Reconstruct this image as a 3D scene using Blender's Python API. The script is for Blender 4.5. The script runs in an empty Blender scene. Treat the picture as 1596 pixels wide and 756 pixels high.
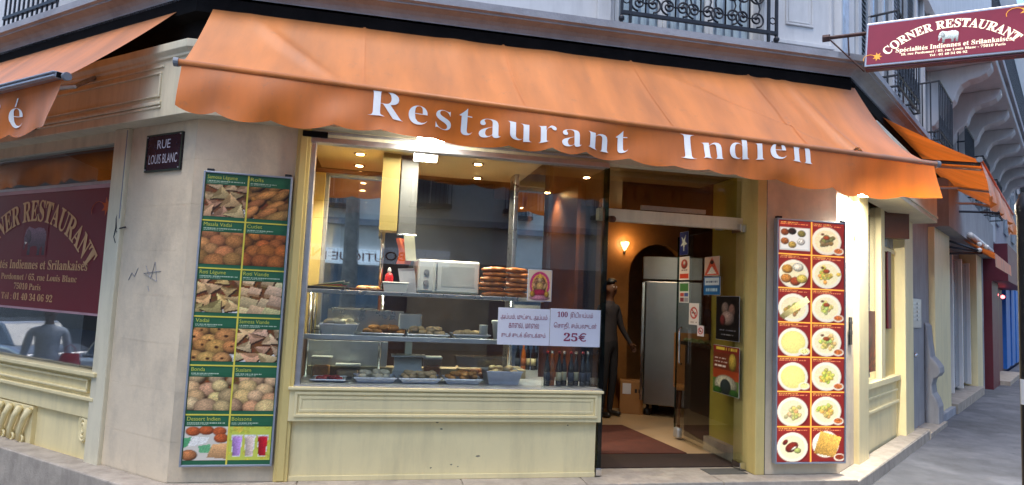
import bpy, bmesh, math, random
import numpy as np
from mathutils import Vector, Matrix

random.seed(7); rng = np.random.default_rng(7)
scene = bpy.context.scene
COL = scene.collection
R = math.radians

# ------------------------------------------------------------------ camera
PITCH, ROLL, YAW = R(4.85), R(2.53), R(11.7)
fh = Vector((math.sin(YAW), math.cos(YAW), 0)); rt = Vector((math.cos(YAW), -math.sin(YAW), 0))
fw = fh*math.cos(PITCH) + Vector((0, 0, 1))*math.sin(PITCH); up = rt.cross(fw)
cr = rt*math.cos(ROLL) + up*math.sin(ROLL); cu = up*math.cos(ROLL) - rt*math.sin(ROLL)
cam_data = bpy.data.cameras.new('camera'); cam = bpy.data.objects.new('camera', cam_data); COL.objects.link(cam)
cam.matrix_world = Matrix(((cr.x, cu.x, -fw.x, 0), (cr.y, cu.y, -fw.y, -5.25), (cr.z, cu.z, -fw.z, 1.6), (0, 0, 0, 1)))
cam_data.sensor_width = 36; cam_data.sensor_fit = 'HORIZONTAL'; cam_data.lens = 36*1000/1596
cam_data.clip_start = .05; cam_data.clip_end = 600
scene.camera = cam

# ------------------------------------------------------------------ sky, sun, exposure
SUN_EL, SUN_AZ = R(70), R(215)          # soft overcast evening light from behind the camera
world = bpy.data.worlds.new('World'); scene.world = world; world.use_nodes = True
wn = world.node_tree.nodes; wl = world.node_tree.links; wn.clear()
sky = wn.new('ShaderNodeTexSky'); sky.sky_type = 'NISHITA'; sky.sun_disc = False
sky.sun_elevation = SUN_EL; sky.sun_rotation = SUN_AZ; sky.air_density = 1.0; sky.dust_density = 1.0; sky.ozone_density = 1.0
bg = wn.new('ShaderNodeBackground'); bg.inputs[1].default_value = .15
wo = wn.new('ShaderNodeOutputWorld'); wl.new(sky.outputs[0], bg.inputs[0]); wl.new(bg.outputs[0], wo.inputs[0])
sd = bpy.data.lights.new('sun', 'SUN'); sd.energy = .85; sd.angle = R(35); sd.color = (1, .93, .85)
sun = bpy.data.objects.new('sun', sd); COL.objects.link(sun)
sdir = Vector((math.sin(SUN_AZ)*math.cos(SUN_EL), math.cos(SUN_AZ)*math.cos(SUN_EL), math.sin(SUN_EL)))
sun.rotation_euler = sdir.to_track_quat('Z', 'Y').to_euler(); sun.location = (0, -8, 12)
scene.view_settings.view_transform = 'Standard'; scene.view_settings.look = 'None'
scene.view_settings.exposure = 1.5; scene.view_settings.gamma = 1
scene.cycles.use_denoising = True
scene.cycles.max_bounces = 10; scene.cycles.transparent_max_bounces = 16
scene.cycles.sample_clamp_indirect = 6; scene.cycles.caustics_reflective = False; scene.cycles.caustics_refractive = False

# ------------------------------------------------------------------ helpers
def lin(c):
    return tuple((x/12.92 if x <= .04045 else ((x+.055)/1.055)**2.4) for x in c)
def h(s):                                    # '#rrggbb' -> linear
    s = s.lstrip('#'); return lin(tuple(int(s[i:i+2], 16)/255 for i in (0, 2, 4)))

MATS = {}
def mat(name, col, rough=.6, metal=0., var=.12, scale=4., sscale=(5, 5, .9), bump=0., bscale=60., spec=.5, streak=None, streak_amt=.35, emit=0., coat=0.):
    m = bpy.data.materials.new(name); m.use_nodes = True; nt = m.node_tree; N, L = nt.nodes, nt.links
    b = N['Principled BSDF']; tc = N.new('ShaderNodeTexCoord')
    no = N.new('ShaderNodeTexNoise'); no.inputs['Scale'].default_value = scale; no.inputs['Detail'].default_value = 6; no.inputs['Roughness'].default_value = .65
    L.new(tc.outputs['Object'], no.inputs['Vector'])
    mr = N.new('ShaderNodeMapRange'); mr.inputs[1].default_value = .3; mr.inputs[2].default_value = .7
    mr.inputs[3].default_value = 1-var; mr.inputs[4].default_value = 1+var
    L.new(no.outputs[0], mr.inputs[0])
    mx = N.new('ShaderNodeMix'); mx.data_type = 'RGBA'; mx.blend_type = 'MULTIPLY'; mx.inputs[0].default_value = 1
    mx.inputs[6].default_value = (*col, 1); L.new(mr.outputs[0], mx.inputs[7]); out = mx.outputs[2]
    if streak:
        mp = N.new('ShaderNodeMapping'); mp.inputs['Scale'].default_value = sscale; L.new(tc.outputs['Object'], mp.inputs[0])
        n2 = N.new('ShaderNodeTexNoise'); n2.inputs['Scale'].default_value = 1.4; n2.inputs['Detail'].default_value = 9; n2.inputs['Roughness'].default_value = .7
        L.new(mp.outputs[0], n2.inputs['Vector'])
        m2 = N.new('ShaderNodeMapRange'); m2.inputs[1].default_value = .46; m2.inputs[2].default_value = .72; m2.inputs[4].default_value = streak_amt
        L.new(n2.outputs[0], m2.inputs[0])
        x2 = N.new('ShaderNodeMix'); x2.data_type = 'RGBA'; L.new(m2.outputs[0], x2.inputs[0]); L.new(out, x2.inputs[6]); x2.inputs[7].default_value = (*streak, 1); out = x2.outputs[2]
    L.new(out, b.inputs['Base Color'])
    b.inputs['Metallic'].default_value = metal; b.inputs['Specular IOR Level'].default_value = spec; b.inputs['Coat Weight'].default_value = coat
    r2 = N.new('ShaderNodeMapRange'); r2.inputs[3].default_value = max(.02, rough-.08); r2.inputs[4].default_value = min(1, rough+.1)
    L.new(no.outputs[0], r2.inputs[0]); L.new(r2.outputs[0], b.inputs['Roughness'])
    if bump:
        n3 = N.new('ShaderNodeTexNoise'); n3.inputs['Scale'].default_value = bscale; n3.inputs['Detail'].default_value = 5; L.new(tc.outputs['Object'], n3.inputs['Vector'])
        bp = N.new('ShaderNodeBump'); bp.inputs['Strength'].default_value = bump; bp.inputs['Distance'].default_value = .01
        L.new(n3.outputs[0], bp.inputs['Height']); L.new(bp.outputs[0], b.inputs['Normal'])
    if emit:
        L.new(out, b.inputs['Emission Color']); b.inputs['Emission Strength'].default_value = emit
    MATS[name] = m; return m

def mat_fabric(name, col, trans=.3):
    m = bpy.data.materials.new(name); m.use_nodes = True; nt = m.node_tree; N, L = nt.nodes, nt.links; N.clear()
    o = N.new('ShaderNodeOutputMaterial'); tc = N.new('ShaderNodeTexCoord')
    no = N.new('ShaderNodeTexNoise'); no.inputs['Scale'].default_value = 2.2; no.inputs['Detail'].default_value = 8; mp = N.new('ShaderNodeMapping'); mp.inputs['Scale'].default_value = (2.2, .5, .5); L.new(tc.outputs['Object'], mp.inputs[0]); L.new(mp.outputs[0], no.inputs['Vector'])
    mr = N.new('ShaderNodeMapRange'); mr.inputs[1].default_value = .3; mr.inputs[2].default_value = .7; mr.inputs[3].default_value = .74; mr.inputs[4].default_value = 1.16; L.new(no.outputs[0], mr.inputs[0])
    mx = N.new('ShaderNodeMix'); mx.data_type = 'RGBA'; mx.blend_type = 'MULTIPLY'; mx.inputs[0].default_value = 1; mx.inputs[6].default_value = (*col, 1); L.new(mr.outputs[0], mx.inputs[7])
    n2 = N.new('ShaderNodeTexNoise'); n2.inputs['Scale'].default_value = 9; n2.inputs['Detail'].default_value = 10; n2.inputs['Roughness'].default_value = .8; L.new(tc.outputs['Object'], n2.inputs['Vector'])
    m2 = N.new('ShaderNodeMapRange'); m2.inputs[1].default_value = .57; m2.inputs[2].default_value = .78; m2.inputs[4].default_value = .5; L.new(n2.outputs[0], m2.inputs[0])
    x2 = N.new('ShaderNodeMix'); x2.data_type = 'RGBA'; L.new(m2.outputs[0], x2.inputs[0]); L.new(mx.outputs[2], x2.inputs[6]); x2.inputs[7].default_value = (.20, .12, .08, 1)
    wv = N.new('ShaderNodeTexNoise'); wv.inputs['Scale'].default_value = 420; L.new(tc.outputs['Object'], wv.inputs['Vector'])
    bp = N.new('ShaderNodeBump'); bp.inputs['Strength'].default_value = .15; bp.inputs['Distance'].default_value = .004; L.new(wv.outputs[0], bp.inputs['Height'])
    d = N.new('ShaderNodeBsdfPrincipled'); d.inputs['Roughness'].default_value = .45; d.inputs['Specular IOR Level'].default_value = .6; L.new(x2.outputs[2], d.inputs['Base Color']); L.new(bp.outputs[0], d.inputs['Normal'])
    d.inputs['Sheen Weight'].default_value = .28; d.inputs['Sheen Roughness'].default_value = .5
    t = N.new('ShaderNodeBsdfTranslucent'); L.new(x2.outputs[2], t.inputs[0])
    ms = N.new('ShaderNodeMixShader'); ms.inputs[0].default_value = trans; L.new(d.outputs[0], ms.inputs[1]); L.new(t.outputs[0], ms.inputs[2]); L.new(ms.outputs[0], o.inputs[0])
    return m

def mat_glass(name, tint=(.95, .97, .96), ior=1.5, rough=.0, boost=1.0):
    m = bpy.data.materials.new(name); m.use_nodes = True; nt = m.node_tree; N, L = nt.nodes, nt.links; N.clear()
    o = N.new('ShaderNodeOutputMaterial'); f = N.new('ShaderNodeFresnel'); ge = N.new('ShaderNodeNewGeometry'); ir = N.new('ShaderNodeMapRange'); ir.inputs[3].default_value = ior; ir.inputs[4].default_value = 1/ior
    L.new(ge.outputs['Backfacing'], ir.inputs[0]); L.new(ir.outputs[0], f.inputs[0])
    mm = N.new('ShaderNodeMath'); mm.operation = 'MULTIPLY'; mm.use_clamp = True; mm.inputs[1].default_value = boost; L.new(f.outputs[0], mm.inputs[0])
    tc = N.new('ShaderNodeTexCoord'); no = N.new('ShaderNodeTexNoise'); no.inputs['Scale'].default_value = 1.6; no.inputs['Detail'].default_value = 1; L.new(tc.outputs['Object'], no.inputs['Vector'])
    bp = N.new('ShaderNodeBump'); bp.inputs['Strength'].default_value = .03; bp.inputs['Distance'].default_value = .02; L.new(no.outputs[0], bp.inputs['Height'])
    t = N.new('ShaderNodeBsdfTransparent'); t.inputs[0].default_value = (*tint, 1)
    g = N.new('ShaderNodeBsdfGlossy'); g.inputs['Roughness'].default_value = rough; L.new(bp.outputs[0], g.inputs['Normal'])
    ms = N.new('ShaderNodeMixShader'); L.new(mm.outputs[0], ms.inputs[0]); L.new(t.outputs[0], ms.inputs[1]); L.new(g.outputs[0], ms.inputs[2]); L.new(ms.outputs[0], o.inputs[0])
    return m

def mat_print(name, emit=0., rough=.45):
    m = bpy.data.materials.new(name); m.use_nodes = True; nt = m.node_tree; b = nt.nodes['Principled BSDF']
    a = nt.nodes.new('ShaderNodeAttribute'); a.attribute_name = 'ink'
    nt.links.new(a.outputs['Color'], b.inputs['Base Color']); b.inputs['Roughness'].default_value = rough; b.inputs['Specular IOR Level'].default_value = .4
    if emit:
        nt.links.new(a.outputs['Color'], b.inputs['Emission Color']); b.inputs['Emission Strength'].default_value = emit
    return m

def mat_glow(name, col, s):
    m = bpy.data.materials.new(name); m.use_nodes = True; b = m.node_tree.nodes['Principled BSDF']
    b.inputs['Base Color'].default_value = (*col, 1); b.inputs['Emission Color'].default_value = (*col, 1); b.inputs['Emission Strength'].default_value = s
    return m

class MB:
    def __init__(s): s.v = []; s.f = []
    def add(s, vs, fs):
        o = len(s.v); s.v += [tuple(p) for p in vs]; s.f += [[i+o for i in f] for f in fs]; return s
    def box(s, x0, x1, y0, y1, z0, z1):
        return s.add([(x0,y0,z0),(x1,y0,z0),(x1,y1,z0),(x0,y1,z0),(x0,y0,z1),(x1,y0,z1),(x1,y1,z1),(x0,y1,z1)],
                     [(0,3,2,1),(4,5,6,7),(0,1,5,4),(1,2,6,5),(2,3,7,6),(3,0,4,7)])
    def prism(s, poly, y0, y1):               # poly in (x,z), counter-clockwise seen from -y
        n = len(poly); vs = [(x, y0, z) for x, z in poly]+[(x, y1, z) for x, z in poly]
        return s.add(vs, [list(range(n)), list(range(2*n-1, n-1, -1))]+[(i, i+n, (i+1) % n+n, (i+1) % n) for i in range(n)])
    def slab(s, poly, z0, z1):                # poly in (x,y), counter-clockwise from above
        n = len(poly); vs = [(x, y, z1) for x, y in poly]+[(x, y, z0) for x, y in poly]
        return s.add(vs, [list(range(n)), list(range(2*n-1, n-1, -1))]+[(i, i+n, (i+1) % n+n, (i+1) % n) for i in range(n)])
    def tube(s, pts, r, n=8, closed=False, caps=True):
        P = [Vector(p) for p in pts]; m = len(P); rr = r if isinstance(r, (list, tuple)) else [r]*m
        t0 = (P[1]-P[0]).normalized(); a = Vector((0, 0, 1)) if abs(t0.z) < .9 else Vector((1, 0, 0)); u = t0.cross(a).normalized()
        vs = []
        for i in range(m):
            if closed: t = P[(i+1) % m]-P[i-1]
            else: t = P[min(i+1, m-1)]-P[max(i-1, 0)]
            t.normalize(); u = (u-t*u.dot(t)).normalized(); w = t.cross(u)
            for k in range(n):
                an = 2*math.pi*k/n; vs.append(P[i]+(u*math.cos(an)+w*math.sin(an))*rr[i])
        fs = []
        for i in range(m if closed else m-1):
            j = (i+1) % m
            for k in range(n): fs.append((i*n+k, i*n+(k+1) % n, j*n+(k+1) % n, j*n+k))
        if caps and not closed: fs += [list(range(n-1, -1, -1)), [(m-1)*n+k for k in range(n)]]
        return s.add(vs, fs)
    def lathe(s, prof, n=16, c=(0, 0, 0), axis='z'):
        vs = []
        for r, z in prof:
            for k in range(n):
                a = 2*math.pi*k/n; p = (r*math.cos(a), r*math.sin(a), z)
                if axis == 'y': p = (p[0], p[2], p[1])
                if axis == 'x': p = (p[2], p[0], p[1])
                vs.append((p[0]+c[0], p[1]+c[1], p[2]+c[2]))
        m = len(prof); fs = [(i*n+k, i*n+(k+1) % n, (i+1)*n+(k+1) % n, (i+1)*n+k) for i in range(m-1) for k in range(n)]
        if axis == 'y': fs = [f[::-1] for f in fs]
        if prof[0][0] > 1e-4: fs.append([k for k in range(n)][::-1])
        if prof[-1][0] > 1e-4: fs.append([(m-1)*n+k for k in range(n)])
        return s.add(vs, fs)
    def ball(s, c, rx, ry=None, rz=None, n=10, m=7, wob=0, rot=0):
        ry = ry or rx; rz = rz or rx; vs = []
        for i in range(m+1):
            th = math.pi*i/m
            for k in range(n):
                ph = 2*math.pi*k/n; w = 1+random.uniform(-wob, wob) if 0 < i < m else 1
                x, y, z = rx*math.sin(th)*math.cos(ph)*w, ry*math.sin(th)*math.sin(ph)*w, -rz*math.cos(th)
                vs.append((c[0]+x*math.cos(rot)-y*math.sin(rot), c[1]+x*math.sin(rot)+y*math.cos(rot), c[2]+z))
        return s.add(vs, [(i*n+k, i*n+(k+1) % n, (i+1)*n+(k+1) % n, (i+1)*n+k) for i in range(m) for k in range(n)])
    def grid(s, fn, nu, nv):
        vs = [fn(i/nu, j/nv) for j in range(nv+1) for i in range(nu+1)]
        return s.add(vs, [(j*(nu+1)+i, j*(nu+1)+i+1, (j+1)*(nu+1)+i+1, (j+1)*(nu+1)+i) for j in range(nv) for i in range(nu)])
    def build(s, name, m, parent=None, fr=None, loc=None, rz=None, smooth=False, bevel=0, seg=2):
        me = bpy.data.meshes.new(name); me.from_pydata(s.v, [], s.f); me.materials.append(m)
        if smooth: me.polygons.foreach_set('use_smooth', [True]*len(me.polygons))
        me.update(); return put(name, me, parent, fr, loc, rz, bevel, seg)

def put(name, me, parent=None, fr=None, loc=None, rz=None, bevel=0, seg=2):
    o = bpy.data.objects.new(name, me); COL.objects.link(o)
    if parent: o.parent = parent
    if fr: o.location = fr[0]; o.rotation_euler.z = fr[1]
    if loc: o.location = loc
    if rz is not None: o.rotation_euler.z = rz
    if bevel:
        b = o.modifiers.new('edge', 'BEVEL'); b.width = bevel; b.segments = seg; b.limit_method = 'ANGLE'; b.angle_limit = R(35)
    return o
def tag(o, label=None, cat=None, group=None, kind=None):
    if label: o['label'] = label
    if cat: o['category'] = cat
    if group: o['group'] = group
    if kind: o['kind'] = kind
    return o
def thing(name, label, cat, loc=(0, 0, 0), rz=0, group=None):
    o = bpy.data.objects.new(name, None); COL.objects.link(o); o.location = loc; o.rotation_euler.z = rz; o.empty_display_size = .1
    return tag(o, label, cat, group)
def copy_tree(o, parent=None):
    c = o.copy(); COL.objects.link(c); c.parent = parent
    for ch in o.children: copy_tree(ch, c)
    return c
def bx(name, m, x0, x1, y0, y1, z0, z1, parent=None, fr=None, bevel=.004, **k):
    return MB().box(x0, x1, y0, y1, z0, z1).build(name, m, parent, fr, bevel=bevel, **k)

# text -> flat mesh data, serif through the mathematical bold alphabet of the default font stack
TCACHE = {}
def serif(t):
    o = ''
    for ch in t:
        if 'A' <= ch <= 'Z': o += chr(0x1D400+ord(ch)-65)
        elif 'a' <= ch <= 'z': o += chr(0x1D41A+ord(ch)-97)
        elif '0' <= ch <= '9': o += chr(0x1D7CE+ord(ch)-48)
        else: o += ch
    return o
def glyphs(body, space=1.0, offset=0.):
    k = (body, space, offset)
    if k in TCACHE: return TCACHE[k]
    cu_ = bpy.data.curves.new('t', 'FONT'); cu_.body = body; cu_.size = 1; cu_.space_character = space; cu_.resolution_u = 3; cu_.offset = offset
    ob = bpy.data.objects.new('t', cu_); COL.objects.link(ob); dg = bpy.context.evaluated_depsgraph_get(); dg.update()
    me = ob.evaluated_get(dg).to_mesh()
    v = np.array([q.co[:2] for q in me.vertices]) if len(me.vertices) else np.zeros((0, 2)); f = [list(p.vertices) for p in me.polygons]
    ob.evaluated_get(dg).to_mesh_clear(); bpy.data.objects.remove(ob); bpy.data.curves.remove(cu_)
    TCACHE[k] = (v, f); return TCACHE[k]
def letters(body, m, parent, x0, z0, w, hgt=None, y=-.004, sf=True, center=False, warp=None, space=1., offset=0., name='lettering', fr=None, clip=None, sub=0, pre=None, split=False):
    """text of width w (m) with its baseline at z0; hgt is the height of the tallest letter"""
    v, f = glyphs(serif(body) if sf else body, space, offset)
    if not len(v): return None
    x = v[:, 0]-v[:, 0].min(); s = w/x.max(); x = x*s; zz = v[:, 1]*(s if hgt is None else hgt/max(v[:, 1].max(), .01))
    if center: x = x-w/2
    if split:                                   # one object for each letter
        par = list(range(len(v)))
        def find(i):
            while par[i] != i: par[i] = par[par[i]]; i = par[i]
            return i
        for q in f:
            for i in q[1:]: par[find(i)] = find(q[0])
        isl = {}
        for i in range(len(v)): isl.setdefault(find(i), []).append(i)
        groups = []
        for g in sorted(isl.values(), key=lambda g: x[g].min()):
            a, b = x[g].min(), x[g].max()
            if groups and a < groups[-1][1]-.25*(b-a): groups[-1][2].extend(g); groups[-1][1] = max(groups[-1][1], b)
            else: groups.append([a, b, list(g)])
        sets = [set(g[2]) for g in groups]
    else: sets = [None]
    for st_ in sets:
        letter_mesh(x, zz, [q for q in f if st_ is None or q[0] in st_], m, parent, x0, z0, y, warp, 'letter' if split else name, fr, clip, sub, pre)
def letter_mesh(x, zz, f, m, parent, x0, z0, y, warp, name, fr, clip, sub, pre):
    idx = sorted({i for q in f for i in q}); bm = bmesh.new(); vs = {i: bm.verts.new((x[i]+x0, y, zz[i]+z0)) for i in idx}
    for q in f:
        try: bm.faces.new([vs[i] for i in q])
        except ValueError: pass
    if sub: bmesh.ops.subdivide_edges(bm, edges=[e for e in bm.edges if e.calc_length() > sub], cuts=2)
    if pre:
        for q in bm.verts: q.co = pre(*q.co)
    if clip is not None:
        bmesh.ops.bisect_plane(bm, geom=bm.verts[:]+bm.edges[:]+bm.faces[:], plane_co=(0, 0, clip), plane_no=(0, 0, 1), clear_outer=True)
    if warp:
        for q in bm.verts: q.co = warp(*q.co)
    me = bpy.data.meshes.new(name); bm.to_mesh(me); bm.free(); me.materials.append(m)
    return put(name, me, parent, fr)

# printed pictures: a numpy canvas carried as point colours by a fine sheet
class Pic:
    def __init__(s, w, hh, bg):
        s.w, s.h = w, hh; s.a = np.zeros((hh, w, 3)); s.a[:] = bg
        s.X, s.Y = np.meshgrid((np.arange(w)+.5)/w, (np.arange(hh)+.5)/hh)
    def mixin(s, k, c): s.a = s.a*(1-k[..., None])+c*k[..., None]; return s
    def ell(s, cx, cy, rx, ry, col, rot=0, sh=.6, noise=.08, flat=False):
        c, n = math.cos(rot), math.sin(rot); dx, dy = s.X-cx, s.Y-cy
        u, v = (dx*c+dy*n)/rx, (-dx*n+dy*c)/ry; r2 = u*u+v*v
        k = np.clip((1-np.sqrt(r2))*min(rx, ry)*s.w*1.3+.5, 0, 1); nz = np.sqrt(np.clip(1-r2, 0, 1))
        L = np.ones_like(r2) if flat else (1-sh)+sh*np.clip(.85*nz+.35*(dy/max(ry, 1e-3))-.2*(dx/max(rx, 1e-3)), 0, 1.25)
        return s.mixin(k, np.array(col)*(L*(1+rng.normal(0, noise, L.shape)))[..., None])
    def poly(s, pts, col, grad=(0, 0), noise=.06):
        ins = np.zeros(s.X.shape, bool); n = len(pts)
        for i in range(n):
            x1, y1 = pts[i]; x2, y2 = pts[(i+1) % n]
            c = ((y1 > s.Y) != (y2 > s.Y)) & (s.X < (x2-x1)*(s.Y-y1)/((y2-y1) or 1e-9)+x1); ins ^= c
        cx = sum(p[0] for p in pts)/n; cy = sum(p[1] for p in pts)/n
        L = 1+grad[0]*(s.X-cx)*3+grad[1]*(s.Y-cy)*3
        return s.mixin(ins.astype(float), np.array(col)*(L*(1+rng.normal(0, noise, L.shape)))[..., None])
    def rect(s, x0, x1, y0, y1, col, noise=0.): return s.poly([(x0, y0), (x1, y0), (x1, y1), (x0, y1)], col, noise=noise)
    def dashes(s, y, x0, x1, col, hh=.012, dens=.6):
        x = x0
        while x < x1:
            w = random.uniform(.01, .05); s.rect(x, min(x+w, x1), y, y+hh, col); x += w+random.uniform(.008, .02)
        return s
    def sheet(s, name, m, parent, x0, x1, z0, z1, y, fr=None):
        a = np.clip(s.a, 0, 1); a = np.where(a <= .04045, a/12.92, ((a+.055)/1.055)**2.4)
        me = bpy.data.meshes.new(name); W, H = s.w, s.h
        xs = x0+(x1-x0)*np.arange(W)/(W-1); zs = z0+(z1-z0)*np.arange(H)/(H-1)
        co = np.zeros((H, W, 3)); co[..., 0] = xs[None]; co[..., 1] = y; co[..., 2] = zs[:, None]
        i = (np.arange(H-1)[:, None]*W+np.arange(W-1)[None]).ravel()
        me.from_pydata(co.reshape(-1, 3).tolist(), [], np.stack([i, i+1, i+W+1, i+W], 1).tolist())
        at = me.attributes.new('ink', 'FLOAT_COLOR', 'POINT'); at.data.foreach_set('color', np.concatenate([a, np.ones((H, W, 1))], 2).astype(np.float32).ravel())
        me.materials.append(m); return put(name, me, parent, fr)

# facade frames: local x to the right along the wall, y into the building, z up
PL, PR = Vector((-1.42, 0, 0)), Vector((4.2, 0, 0)); AL, AR = R(-41.1), R(36.7)
FM = (Vector((0, 0, 0)), 0.); FL = (PL, AL); FRR = (PR, AR)
uL, uR = Vector((math.cos(AL), math.sin(AL), 0)), Vector((math.cos(AR), math.sin(AR), 0))
nL, nR, nM = Vector((uL.y, -uL.x, 0)), Vector((uR.y, -uR.x, 0)), Vector((0, -1, 0))
def wpt(fr, x, y, z=0):
    c, s = math.cos(fr[1]), math.sin(fr[1]); return Vector((fr[0].x+x*c-y*s, fr[0].y+x*s+y*c, z))
def path_pts(sl, sr, off, sub=1):
    """the wall line from sl (m) along the left wall round both corners to sr along the right wall, moved out by off"""
    mL = (nL+nM)/(1+nL.dot(nM)); mR = (nR+nM)/(1+nR.dot(nM)); out = []
    if sl < 0:
        for i in range(sub): out.append(PL+uL*sl*(1-i/sub)+nL*off + (mL*off-nL*off)*(i/sub if False else 0))
    out.append(PL+mL*off); out.append(PR+mR*off)
    if sr > 0: out.append(PR+uR*sr+nR*off)
    return out
def gz(p): return -.1*min(max(-1.2-p.x, 0), 9)      # the street falls away to the left
def sweep(prof, sl, sr, ground=False, sub=1):
    rows = [path_pts(sl, sr, o, sub) for o, z in prof]; n = len(rows[0]); vs = []
    for (o, z), row in zip(prof, rows):
        for p in row: vs.append((p.x, p.y, z+(gz(p) if ground else 0)))
    m = MB(); m.add(vs, [(i*n+k, i*n+k+1, (i+1)*n+k+1, (i+1)*n+k) for i in range(len(prof)-1) for k in range(n-1)])
    np_ = len(prof); m.f.append([i*n for i in range(np_)][::-1]); m.f.append([i*n+n-1 for i in range(np_)])
    return m

# ------------------------------------------------------------------ materials
cream = mat('cream paint', h('#ecdcaa'), .5, var=.06, scale=2, streak=h('#a59a78'), streak_amt=.28, bump=.05, bscale=25)
creamL = mat('pale cream paint', h('#e0d7bb'), .5, var=.06, scale=2, streak=h('#8f8970'), streak_amt=.35, bump=.05, bscale=25)
yellowp = mat('yellow paint', h('#d8c27e'), .5, var=.06, scale=2, streak=h('#94783e'), streak_amt=.25)
stone = mat('painted stone', h('#ddccb1'), .75, var=.07, scale=3, streak=h('#8f897e'), streak_amt=.6, sscale=(1.3, 1.3, .8), bump=.25, bscale=30)
stepm = mat('step stone', h('#a99f92'), .7, var=.2, scale=8, streak=h('#6c645c'), streak_amt=.5, bump=.3, bscale=60)
cornm = mat('cornice stone', h('#9fa1a8'), .85, var=.12, scale=5, streak=h('#5a5c64'), streak_amt=.5, sscale=(1.2, 1.2, 1.2), bump=.3, bscale=40)
upper = mat('upper wall paint', h('#cfcfd0'), .7, var=.05, scale=3, streak=h('#a2a4a8'), streak_amt=.4, bump=.08, bscale=20)
greyw = mat('grey wall', h('#9b9a9c'), .75, var=.12, scale=3, streak=h('#6e6e72'), streak_amt=.5, bump=.2, bscale=30)
black = mat('black recess', (.008, .0075, .008), .9, var=.4, scale=10, spec=.1)
iron = mat('wrought iron', (.02, .022, .03), .45, .3, var=.3, scale=30)
orange = mat_fabric('orange canvas', h('#d67f36'), .15)
orangev = mat_fabric('deep orange canvas', h('#da761f'), .34)
orange2 = mat_fabric('bright orange canvas', h('#e8701a'), .5)
steel = mat('brushed steel', (.55, .55, .56), .28, 1., var=.06, scale=12)
steelb = mat('dull steel', (.55, .58, .63), .4, .8, var=.1, scale=8)
chrome = mat('chrome', (.7, .7, .7), .12, 1., var=.03)
alu = mat('aluminium', (.5, .5, .53), .4, .9, var=.1, scale=15)
mirror = mat('mirror', (.84, .87, .88), .03, 1., var=.02)
mirror.node_tree.links.remove(mirror.node_tree.nodes['Principled BSDF'].inputs['Roughness'].links[0]); mirror.node_tree.nodes['Principled BSDF'].inputs['Roughness'].default_value = .015
glass = mat_glass('window glass', boost=2.1); glassl = mat_glass('left window glass', (.9, .92, .92), boost=2.2); glassd = mat_glass('tinted glass', (.86, .89, .86)); glassg = mat_glass('green edge glass', (.25, .36, .31))
paneup = mat('dark pane', (.16, .20, .24), .06, var=.3, scale=1.5, spec=.9)
white = mat('white plastic', (.78, .77, .74), .35, var=.04)
paper = mat('white paper', (.74, .74, .82), .7, var=.03)
maroon = mat('maroon print', h('#6d1822'), .4, var=.05)
maroonw = mat('maroon paint', h('#5d1426'), .5, var=.12, scale=4)
cream_ink = mat('cream ink', h('#e8dcb4'), .5, var=.04)
pinkink = mat('dusty gold ink', h('#c99a6a'), .5, var=.05)
wood = mat('brown wood', h('#5a3017'), .45, var=.25, scale=5)
woodo = mat('orange wood', h('#a06c38'), .5, var=.18, scale=4)
dark = mat('dark cabinet', (.018, .015, .013), .35, var=.3)
asphalt = mat('asphalt', (.115, .12, .135), .85, var=.32, scale=3, bump=.5, bscale=220, streak=(.07, .072, .08), streak_amt=.4)
nt = asphalt.node_tree; vz = nt.nodes.new('ShaderNodeTexVoronoi'); vz.inputs['Scale'].default_value = 3.2; tcn = [n for n in nt.nodes if n.type == 'TEX_COORD'][0]; nt.links.new(tcn.outputs['Object'], vz.inputs['Vector'])
vm = nt.nodes.new('ShaderNodeMapRange'); vm.inputs[1].default_value = .05; vm.inputs[2].default_value = .065; vm.inputs[3].default_value = .45; vm.inputs[4].default_value = 1; nt.links.new(vz.outputs['Distance'], vm.inputs[0])
bk_ = nt.nodes.new('ShaderNodeTexNoise'); bk_.inputs['Scale'].default_value = .45; nt.links.new(tcn.outputs['Object'], bk_.inputs['Vector']); b2 = nt.nodes.new('ShaderNodeMapRange'); b2.inputs[1].default_value = .48; b2.inputs[2].default_value = .5; b2.inputs[3].default_value = .86; b2.inputs[4].default_value = 1.1; nt.links.new(bk_.outputs[0], b2.inputs[0])
mm_ = nt.nodes.new('ShaderNodeMath'); mm_.operation = 'MULTIPLY'; nt.links.new(vm.outputs[0], mm_.inputs[0]); nt.links.new(b2.outputs[0], mm_.inputs[1])
pb = nt.nodes['Principled BSDF']; src = pb.inputs['Base Color'].links[0].from_socket; mx_ = nt.nodes.new('ShaderNodeMix'); mx_.data_type = 'RGBA'; mx_.blend_type = 'MULTIPLY'; mx_.inputs[0].default_value = 1
nt.links.new(src, mx_.inputs[6]); nt.links.new(mm_.outputs[0], mx_.inputs[7]); nt.links.new(mx_.outputs[2], pb.inputs['Base Color'])
lavender = mat('letter paint', h('#efeeec'), .6, var=.06, scale=9)
green = mat('green print', h('#2a6747'), .4, var=.06); yline = mat('yellow print line', h('#e3d452'), .45, var=.04)
capy = mat('yellow caption ink', h('#c9cf5a'), .5, var=.04)
ink = mat_print('printed ink'); inkglow = mat_print('backlit printed ink', .32)
redm = mat('red print', h('#a32020'), .4, var=.06)
skinm = mat('skin', h('#5f3c28'), .55, var=.06); hairm = mat('hair', (.008, .007, .007), .5)
glow_warm = mat_glow('halogen glow', (1, .82, .55), 10); glow_white = mat_glow('flood glow', (1, .95, .82), 30)

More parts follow.
